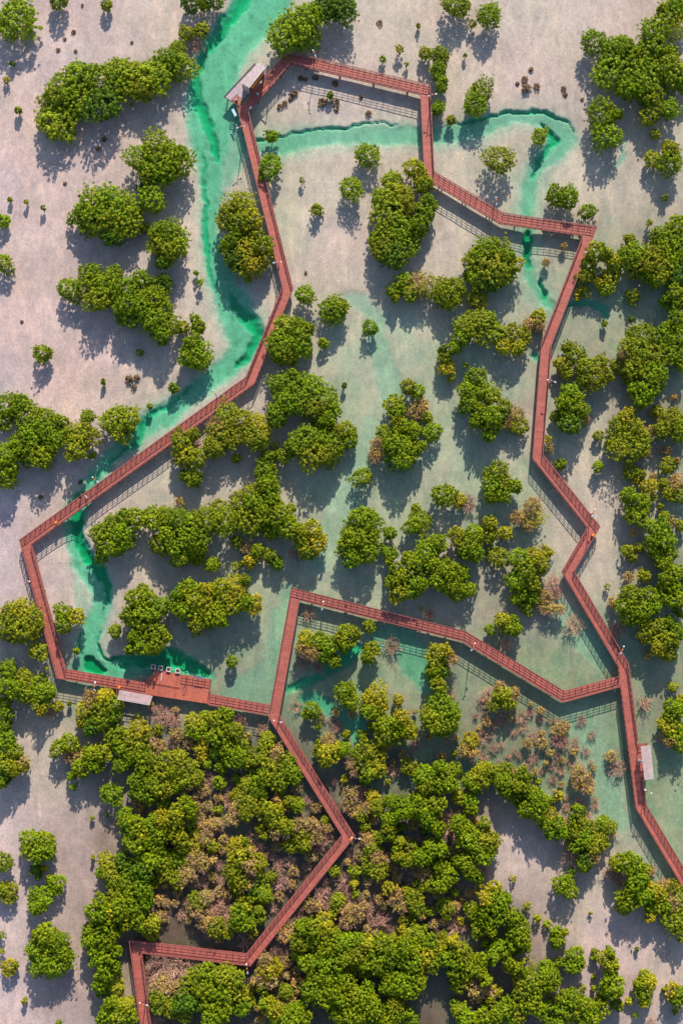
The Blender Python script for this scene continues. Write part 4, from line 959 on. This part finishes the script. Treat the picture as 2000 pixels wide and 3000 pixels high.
for i, (bx, by, lab) in enumerate([(449.6, 1953.5, "shaded dark white-rimmed open box at the platform's top left edge"), (470.8, 1957, "white-rimmed open box beside the shaded one on the platform edge"),
                                   (494, 1961.5, "white-rimmed open box third along the platform edge"), (521, 1966, "white-rimmed open box nearest the platform railing")]):
    c = inv(bx, by, ZD + .38)
    r0 = empty("planter_box", (c.x, c.y, ZD - .12), prz)
    tag(r0, lab, "planter", "open white-rimmed boxes along the viewing platform")
    mb = MB(); s = .80; h = .5
    for x, y, w, d in ((0, s / 2 - .045, s, .09), (0, -s / 2 + .045, s, .09), (s / 2 - .045, 0, .09, s - .18), (-s / 2 + .045, 0, .09, s - .18)):
        mb.box((x, y, h / 2), (w, d, h))
    mb.build("rim_walls", M_RIM, r0)
    MB().box((0, 0, .1), (s - .19, s - .19, .08)).build("bottom_board", M_WOOD, r0)
    MB().box((0, -.45, -.06), (.5, .9, .1)).build("bracket", M_PILE, r0)

hp = inv(546, 1980, ZD)
ring = empty("ring_post", hp)
tag(ring, "tall slim post carrying a ring hoop on the platform railing", "post")
MB().tube([(0, 0, -.1), (0, 0, 1.35)], [.06, .05], 8).tube([(0, 0, 2.42), (0, 0, 2.95)], [.045, .02], 8).build("post", M_RAIL, ring)
mb = MB(); pts = [Vector((.30 * math.cos(a), .28 * math.cos(a) * .3, 1.88 + .55 * math.sin(a))) for a in [2 * math.pi * k / 20 for k in range(21)]]
mb.tube(pts, [.06] * 21, 6); mb.build("hoop", M_RAIL, ring)
ip = inv(585.5, 1985, ZD)
panel = empty("information_panel", ip, prz)
tag(panel, "slanted grey information panel on the platform railing", "sign")
MB().box((0, .1, 1.28), (1.5, .55, .05), M=Matrix.Rotation(prz * 0, 3, 'Z') @ Matrix.Rotation(.35, 3, 'X')).build("panel_board", M_GREYPANEL, panel)
MB().bar((-.5, .05, 0), (-.5, .05, 1.2), .06).bar((.5, .05, 0), (.5, .05, 1.2), .06).build("legs", M_RAIL, panel)

# ------------------------------------------------------------------ striped roof shelters
def shelter(label, corners, zr, deck_px, nsl, group, rail_px=None, bench=True):
    A, B, C, D = [inv(x, y, zr) for x, y in corners]
    ctr = (A + B + C + D) / 4
    root = empty("roof_shelter", (ctr.x, ctr.y, 0))
    tag(root, label, "shelter", group)
    O = root.location
    A, B, C, D = [p - O for p in (A, B, C, D)]
    mb = MB()
    L = (B - A).normalized()
    wid = (D - A).length / nsl
    for k in range(nsl):
        t = (k + .5) / nsl
        a = A.lerp(D, t); b = B.lerp(C, t)
        mb.bar(a + Vector((0, 0, .02 * (k % 2))), b + Vector((0, 0, .02 * (k % 2))), wid * .64, .07)
    mb.build("roof_slats", M_SLAT, root)
    mb = MB()
    for t in (.06, .36, .64, .94):
        a = A.lerp(B, t); b = D.lerp(C, t)
        mb.bar(a + Vector((0, 0, -.12)), b + Vector((0, 0, -.12)), .1, .13)
    mb.build("roof_beams", M_WOOD, root)
    for s, t in ((.10, .06), (.10, .94), (.88, .06), (.88, .94)):
        p = A.lerp(B, t).lerp(D.lerp(C, t), s)
        MB().bar((p.x, p.y, ZD - 2.4), (p.x, p.y, zr - .18), .14).build("roof_post", M_WOOD, root)
    dk = [inv(x, y, ZD) - O for x, y in deck_px]
    rz = math.atan2(L.y, L.x); R = Matrix.Rotation(-rz, 3, 'Z')
    o = MB().prism([tuple((R @ p)[:2]) for p in dk], -.18, -.006).build("bay_deck", M_DECK, root, (0, 0, ZD)); o.rotation_euler = (0, 0, rz)
    if rail_px:
        mb = MB(); rail_line(mb, [inv(x, y, ZD) - O for x, y in rail_px]); mb.build("railing", M_RAIL, root)
    if bench:
        a = A.lerp(D, .80).lerp(B.lerp(C, .80), .12); b = A.lerp(D, .80).lerp(B.lerp(C, .80), .88)
        m2 = MB().bar((a.x, a.y, ZD + .43), (b.x, b.y, ZD + .43), .42, .06)
        for t in (.1, .5, .9):
            q = a.lerp(b, t); m2.bar((q.x, q.y, ZD - .02), (q.x, q.y, ZD + .4), .1, .3)
        m2.build("bench", M_WOOD, root)
shelter("pale striped roof shelter on the lower side of the walkway left of the platform", [(350, 2021), (448, 2039), (439, 2067), (344, 2050)], ZD + 2.9,
        [(347, 2015.5), (447, 2033), (443, 2061), (343, 2044)], 9, "striped roof shelters on the boardwalk", [(347, 2016), (343, 2043.5), (442, 2060.5), (446, 2035)])
shelter("pale striped roof shelter on the right walkway's outer side", [(1874.4, 2186.7), (1886.6, 2285.5), (1914, 2282), (1904, 2183)], ZD + 3.3,
        [(1863.5, 2180), (1873.5, 2283), (1900, 2280), (1891, 2177)], 9, "striped roof shelters on the boardwalk", [(1866, 2180.5), (1890.5, 2177.5), (1899.5, 2279.5), (1876, 2282.5)])

# ------------------------------------------------------------------ jetty with the hut
jet = empty("jetty", inv(715, 250, 0))
tag(jet, "weathered greyish jetty platform beside the main creek at the top", "jetty")
J0 = jet.location.copy()
jp = [inv(x, y, ZD) for x, y in ((657, 284), (747, 187), (783, 214), (694, 308))]
jx = (jp[1] - jp[0]).normalized(); jrz = math.atan2(jx.y, jx.x); RJ = Matrix.Rotation(-jrz, 3, 'Z')
o = MB().prism([tuple((RJ @ (p - jp[0]))[:2]) for p in jp], -.2, -.008).build("jetty_deck", M_GREYDECK, jet, jp[0] - J0); o.rotation_euler = (0, 0, jrz)
gp = [inv(x, y, ZD) for x, y in ((677.5, 297.5), (697.5, 281), (708, 286), (703, 312), (694, 307))]
o = MB().prism([tuple((RJ @ (p - gp[0]))[:2]) for p in gp], -.2, .004).build("gangway_deck", M_DECK, jet, gp[0] - J0); o.rotation_euler = (0, 0, jrz)
mb = MB()
for a, b in ((jp[0], jp[1]), (jp[0], gp[0])):
    mb.bar(a - J0 + Vector((0, 0, .03)), b - J0 + Vector((0, 0, .03)), .16, .14)
mb.build("fender_beam", M_DARKSTEEL, jet)
mb = MB(); rail_line(mb, [inv(697, 282, ZD) - J0, inv(680, 297, ZD) - J0, inv(702, 311, ZD) - J0]); mb.build("railing", M_RAIL, jet)
for fx, fy in ((668, 284), (700, 250), (730, 215), (748, 196), (690, 298), (745, 240), (775, 212)):
    p = inv(fx, fy, 0) - J0
    MB().tube([p + Vector((0, 0, -1.6)), p + Vector((0, 0, ZD - .2))], [.13, .12], 8).build("support_pile", M_PILE, jet)

hut = empty("jetty_hut", inv(735, 235, ZD))
tag(hut, "small hut with a planked pale roof and orange counter strip on the jetty", "hut")
H0 = hut.location.copy()
ZR = ZD + 3.5
ra, rb, rc, rd = [inv(x, y, z) for x, y, z in ((704.5, 243.5, ZR), (760.5, 182, ZR), (779.5, 197, ZR + .15), (731, 258, ZR + .15))]
mb = MB(); ns = 8
for k in range(ns):
    t = (k + .5) / ns
    a = ra.lerp(rd, t) - H0; b = rb.lerp(rc, t) - H0
    ext = (b - a).normalized() * (.25 * ((k * 5) % 3 - 1))
    mb.bar(a - ext * .3 + Vector((0, 0, .05 * (k % 2))), b + ext, (rd - ra).length / ns * .74, .09)
mb.build("roof_planks", M_SLAT, hut)
def quad_wall(p, q, z0, z1, th=.08):
    m2 = MB(); m2.bar(Vector((p.x, p.y, (z0 + z1) / 2)), Vector((q.x, q.y, (z0 + z1) / 2)), th, z1 - z0); return m2
ua = (rb - ra).normalized(); ub = (rd - ra); ub.z = 0; ub.normalize()
wa = ra - H0 + ua * .25 + ub * .15; wb = rb - H0 - ua * .5 + ub * .15
wd = rd - H0 + ua * .25 - ub * .25; wc = rc - H0 - ua * .5 - ub * .25
zt = ZR - ZD - .1
quad_wall(wa, wd, 0, zt).build("end_wall", M_SLAT, hut)
quad_wall(wb, wc, 0, zt).build("end_wall", M_SLAT, hut)
quad_wall(wa, wb, 0, zt).build("back_wall", M_WOOD, hut)
quad_wall(wd, wc, 0, 1.0).build("counter_wall", M_WOOD, hut)
q0 = rd - H0 + ub * .16 + ua * .35; q1 = rc - H0 + ub * .16 - ua * .9
MB().bar(Vector((q0.x, q0.y, zt - .25)), Vector((q1.x, q1.y, zt - .25)), .34, .14).build("counter_strip", M_ORANGE, hut)
for p in (wa, wb, wc, wd):
    MB().bar((p.x, p.y, -.05), (p.x, p.y, zt + .02), .14).build("corner_post", M_DARKSTEEL, hut)

gate = empty("entrance_gate", inv(778, 252, ZD))
tag(gate, "dark steel entrance gate frame over the walkway beside the jetty hut", "gate")
G0 = gate.location.copy()
ga = inv(769, 238, ZD) - G0; gb = inv(790, 258, ZD) - G0
MB().bar(ga, ga + Vector((0, 0, 2.6)), .14).build("gate_post", M_DARKSTEEL, gate)
MB().bar(gb, gb + Vector((0, 0, 2.6)), .14).build("gate_post", M_DARKSTEEL, gate)
MB().bar(ga + Vector((0, 0, 2.65)), gb + Vector((0, 0, 2.65)), .2, .16).build("crossbeam", M_DARKSTEEL, gate)
MB().bar(ga + Vector((0, 0, 2.25)), ga.lerp(gb, .35) + Vector((0, 0, 2.25)), .06, .5).build("sign_plate", M_GREENSIGN, gate)

pb = inv(687, 334, ZD - .1)
bd = empty("notice_board", pb)
tag(bd, "pale blue white board tilted outside the railing just below the jetty", "board")
e = (inv(692.5, 343, ZD + .6) - inv(683, 323, ZD + .6)); el = e.length; ang = math.atan2(e.y, e.x)
MB().box((0, 0, .75), (el, .48, .06), M=Matrix.Rotation(ang, 3, 'Z') @ Matrix.Rotation(.3, 3, 'X')).build("panel_board", M_PALEBLUE, bd)
MB().bar((-.1, .5, -2.6), (-.1, .3, .72), .07).bar((.15, -.5, -2.6), (.1, -.35, .72), .07).build("legs", M_DARKSTEEL, bd)
sp = inv(734, 316, ZD + 1.1)
sg = empty("rail_sign", (sp.x, sp.y, ZD + .35))
tag(sg, "small white sign plate with a yellow band on the railing opposite the jetty", "sign")
e = inv(849, 173) - inv(712, 323); ang = math.atan2(e.y, e.x)
MB().box((0, 0, .78), (.55, .36, .05), M=Matrix.Rotation(ang, 3, 'Z') @ Matrix.Rotation(.5, 3, 'X')).build("plate", M_WHITE, sg)
o = MB().box((0, 0, .82), (.16, .37, .05), M=Matrix.Rotation(ang, 3, 'Z') @ Matrix.Rotation(.5, 3, 'X')).build("band", M_YELLOW, sg)
MB().bar((0, 0, -.3), (0, 0, .74), .06).build("stem", M_RAIL, sg)

# ------------------------------------------------------------------ lamp posts
def lamp_master():
    root = empty("lamp_post", (0, 0, 0))
    MB().tube([(0, 0, -.6), (0, 0, .3), (0, 0, 4.45)], [.11, .09, .065], 8).build("pole", M_DARKSTEEL, root)
    MB().bar((0, 0, 3.85), (.55, 0, 3.95), .07).bar((0, 0, 4.2), (-.62, 0, 4.28), .07).build("arm", M_WOOD, root)
    MB().ball((.60, 0, 3.86), .16, 12, 8).build("globe", M_WHITE, root, smooth=True)
    MB().box((-.72, 0, 4.38), (.42, .26, .05), M=Matrix.Rotation(-.3, 3, 'Y')).build("solar_panel", M_SOLAR, root)
    MB().box((0, 0, 4.46), (.2, .16, .12)).build("battery_box", M_ORANGE, root)
    return root
def copy_thing(root):
    c = root.copy(); COL.objects.link(c)
    for ch in list(root.children):
        d = ch.copy(); COL.objects.link(d); d.parent = c
    return c
LAMPS = [(921, 181, 110, "on the rail right of the topmost corner"), (1261, 303, 190, "beside the top walkway's right corner"),
         (1446, 607, 90, "on the upper rail left of the creek crossing"), (1714, 753, 200, "on the rail below the top walkway's pointed end"),
         (1604, 1128, 160, "halfway down the right walkway's upper stretch"), (1727, 1508, 60, "just above the right walkway's outermost elbow"),
         (1809, 1903, 60, "just above the right walkway junction"), (1380, 1894, 60, "by the middle walkway's bend"),
         (946, 1775, 80, "near the middle walkway's top left corner"), (815, 2110, 170, "at the junction beside the viewing platform"),
         (728, 2822, 100, "at the lowest walkway elbow"), (1040, 2447, 175, "at the walkway elbow in the brown grove"), (429, 2925, 170, "on the bottom left walkway"),
         (289, 2009, 260, "on the lower rail left of the left shelter"), (91, 1710, 20, "on the leftmost walkway's outer rail"),
         (290, 1412, 140, "where the long left walkway crosses the creek"), (636, 1163, 130, "near the long left walkway's top bend"),
         (817, 786, 10, "on the creek side of the walkway above the elbow"), (711, 395, 20, "on the creek side rail below the jetty"), (1884, 2313, 330, "below the striped shelter at right")]
LM = lamp_master()
for i, (lx, ly, rot, where) in enumerate(LAMPS):
    o = LM if i == 0 else copy_thing(LM)
    o.location = inv(lx, ly, ZD); o.rotation_euler = (0, 0, math.radians(rot))
    tag(o, "lamp post with white globe " + where.replace("just left of", "left of"), "lamp post", "lamp posts along the boardwalk")

# ------------------------------------------------------------------ orange boxes on the rails
def box_master():
    root = empty("litter_bin", (0, 0, 0))
    MB().tube([(0, 0, .12), (0, 0, .2), (0, 0, .95)], [.20, .24, .24], 10).build("bin_body", M_ORANGE, root)
    MB().tube([(0, 0, .95), (0, 0, 1.03)], [.26, .22], 10).build("lid", M_ORANGE, root)
    MB().bar((0, 0, 0), (0, 0, .13), .12).build("foot", M_DARKSTEEL, root)
    return root
BINS = [(167, 1532, "on the long left walkway near the leftmost corner"), (1733, 1569, "just below the right walkway's outermost elbow"),
        (1028, 2458, "at the walkway elbow in the brown grove"), (352, 2013, "at the left end of the left shelter")]
BM_ = box_master()
for i, (bx, by, where) in enumerate(BINS):
    o = BM_ if i == 0 else copy_thing(BM_)
    o.location = inv(bx, by, ZD)
    tag(o, "small orange litter bin " + where, "bin", "orange litter bins along the boardwalk")

# ------------------------------------------------------------------ people
def skin_mat(n, c): return simple_mat(n, c, 0.6, 0.06, 8.0)
M_SKIN = skin_mat("skin", (.36, .20, .13)); M_HAIR = skin_mat("dark_hair", (.02, .015, .012))
CL = {'white': skin_mat("white_cloth", (.80, .80, .80)), 'dark': skin_mat("dark_cloth", (.03, .03, .05)), 'blue': skin_mat("grey_blue_cloth", (.22, .28, .38)),
      'pale': skin_mat("pale_blue_cloth", (.60, .72, .78)), 'orange': skin_mat("orange_cloth", (.80, .28, .06)), 'sand': skin_mat("beige_cloth", (.45, .36, .26))}
def skinned(name, verts, edges, rad, mat, parent, lvl=1):
    me = bpy.data.meshes.new(name)
    me.from_pydata(verts, edges, []); me.update()
    o = mesh_ob(name, me, parent)
    me.materials.append(mat)
    sk = o.modifiers.new("skin", 'SKIN'); sk.use_smooth_shade = True
    lay = me.skin_vertices[0].data if len(me.skin_vertices) else None
    if lay is None:
        me.skin_vertices.new() if hasattr(me.skin_vertices, 'new') else None
        lay = me.skin_vertices[0].data
    for i, r in enumerate(rad):
        rr = r if isinstance(r, tuple) else (r, r)
        lay[i].radius = rr
        lay[i].use_root = (i == 0)
    ss = o.modifiers.new("sub", 'SUBSURF'); ss.levels = lvl; ss.render_levels = lvl
    return o
def person(px, py, facing, arms, step, shirt, trousers, label, hat=None):
    c = inv(px, py, ZD)
    root = empty("person", c, facing)
    tag(root, label, "person", "people on the boardwalk")
    V = []; E = []; R = []
    def v(p, r, link=None):
        V.append(p); R.append(r)
        if link is not None: E.append((link, len(V) - 1))
        return len(V) - 1
    pel = v((0, 0, .94), (.155, .11)); wai = v((0, 0, 1.10), (.135, .10), pel); che = v((0, .01, 1.32), (.165, .115), wai)
    nk = v((0, 0, 1.48), .06, che); hd0 = v((0, .015, 1.55), .075, nk); hd = v((0, .03, 1.65), (.085, .10), hd0); v((0, .02, 1.73), (.075, .085), hd)
    ns = v((0, .135, 1.63), .017, hd)
    legs = []
    for s in (1, -1):
        hip = v((s * .10, 0, .88), .09, pel); kn = v((s * .11, s * step * .5 + .03, .50), .062, hip); an = v((s * .11, s * step, .09), .042, kn); v((s * .12, s * step + .16, .04), .038, an)
        legs.append((hip, kn, an))
    arm_pts = []
    for s, (ox, oy, oz) in zip((1, -1), arms):
        sh = v((s * .19, 0, 1.40), .06, che)
        el = v((s * (.24 + .22 * ox), .18 * oy, 1.40 - .27 * (1 - .5 * oz)), .045, sh)
        wr = v((s * (.24 + .42 * ox), .42 * oy, 1.40 - .52 * (1 - oz)), .030, el)
        pa = v((s * (.25 + .47 * ox), .48 * oy, 1.40 - .59 * (1 - oz)), .034, wr)
        for k in range(4):
            f0 = v((V[pa][0] + s * .012 * (k - 1.5), V[pa][1] + .02, V[pa][2] - .045), .010, pa)
            v((V[f0][0], V[f0][1] + .02, V[f0][2] - .035 - .006 * (k in (1, 2))), .009, f0)
        v((V[pa][0] - s * .045, V[pa][1] + .035, V[pa][2] - .02), .010, pa)
        arm_pts.append((sh, el, wr))
    skinned("body", V, E, R, M_SKIN, root)
    # shirt and trousers follow the body a little wider
    sv = [V[pel], V[wai], V[che], (0, 0, 1.44)]; se = [(0, 1), (1, 2), (2, 3)]; sr = [(.175, .13), (.155, .12), (.19, .14), .09]
    for sh, el, wr in arm_pts:
        a = len(sv); sv += [V[sh], V[el]]; se += [(2, a), (a, a + 1)]; sr += [.078, .062]
    skinned("shirt", sv, se, sr, CL[shirt], root)
    tv = [(0, 0, .95)]; te = []; tr = [(.17, .125)]
    for hip, kn, an in legs:
        a = len(tv); q = V[an]; tv += [V[hip], V[kn], (q[0], q[1], q[2] + .06)]; te += [(0, a), (a, a + 1), (a + 1, a + 2)]; tr += [.105, .08, .062]
    skinned("trousers", tv, te, tr, CL[trousers], root)
    MB().ball((0, .005, 1.70), .105, 10, 6, 1.0).build("sun_hat" if hat else "hair", CL[hat] if hat else M_HAIR, root, smooth=True)
    if hat: MB().tube([(0, .005, 1.70), (0, .005, 1.72)], [.19, .17], 12).build("hat_brim", CL[hat], root)
person(238, 1458, 1.0, ((1.0, .2, .75), (1.0, .2, .75)), .05, 'dark', 'dark', "person in dark clothes with arms spread at the rail of the long left walkway")
person(256, 1458, 2.0, ((.2, .4, .2), (.2, .2, .1)), .16, 'white', 'blue', "person in white top and grey-blue trousers walking on the long left walkway")
person(755, 281, 2.4, ((.2, .3, .1), (.3, .3, .2)), .14, 'white', 'blue', "person in white on the shaded walkway beside the jetty hut")
person(694, 302, .6, ((.3, .6, .3), (.3, .6, .3)), .08, 'dark', 'dark', "person in dark clothes at the gangway rail of the jetty", hat='sand')
person(1868, 2226, 3.0, ((.3, .6, .4), (.2, .2, .1)), .12, 'pale', 'dark', "person in pale blue at the front edge of the right shelter")
person(1872.5, 2229, 3.3, ((.5, .3, .4), (.2, .2, .1)), .15, 'white', 'sand', "person in white and beige half under the right shelter's roof")

flush_labels()
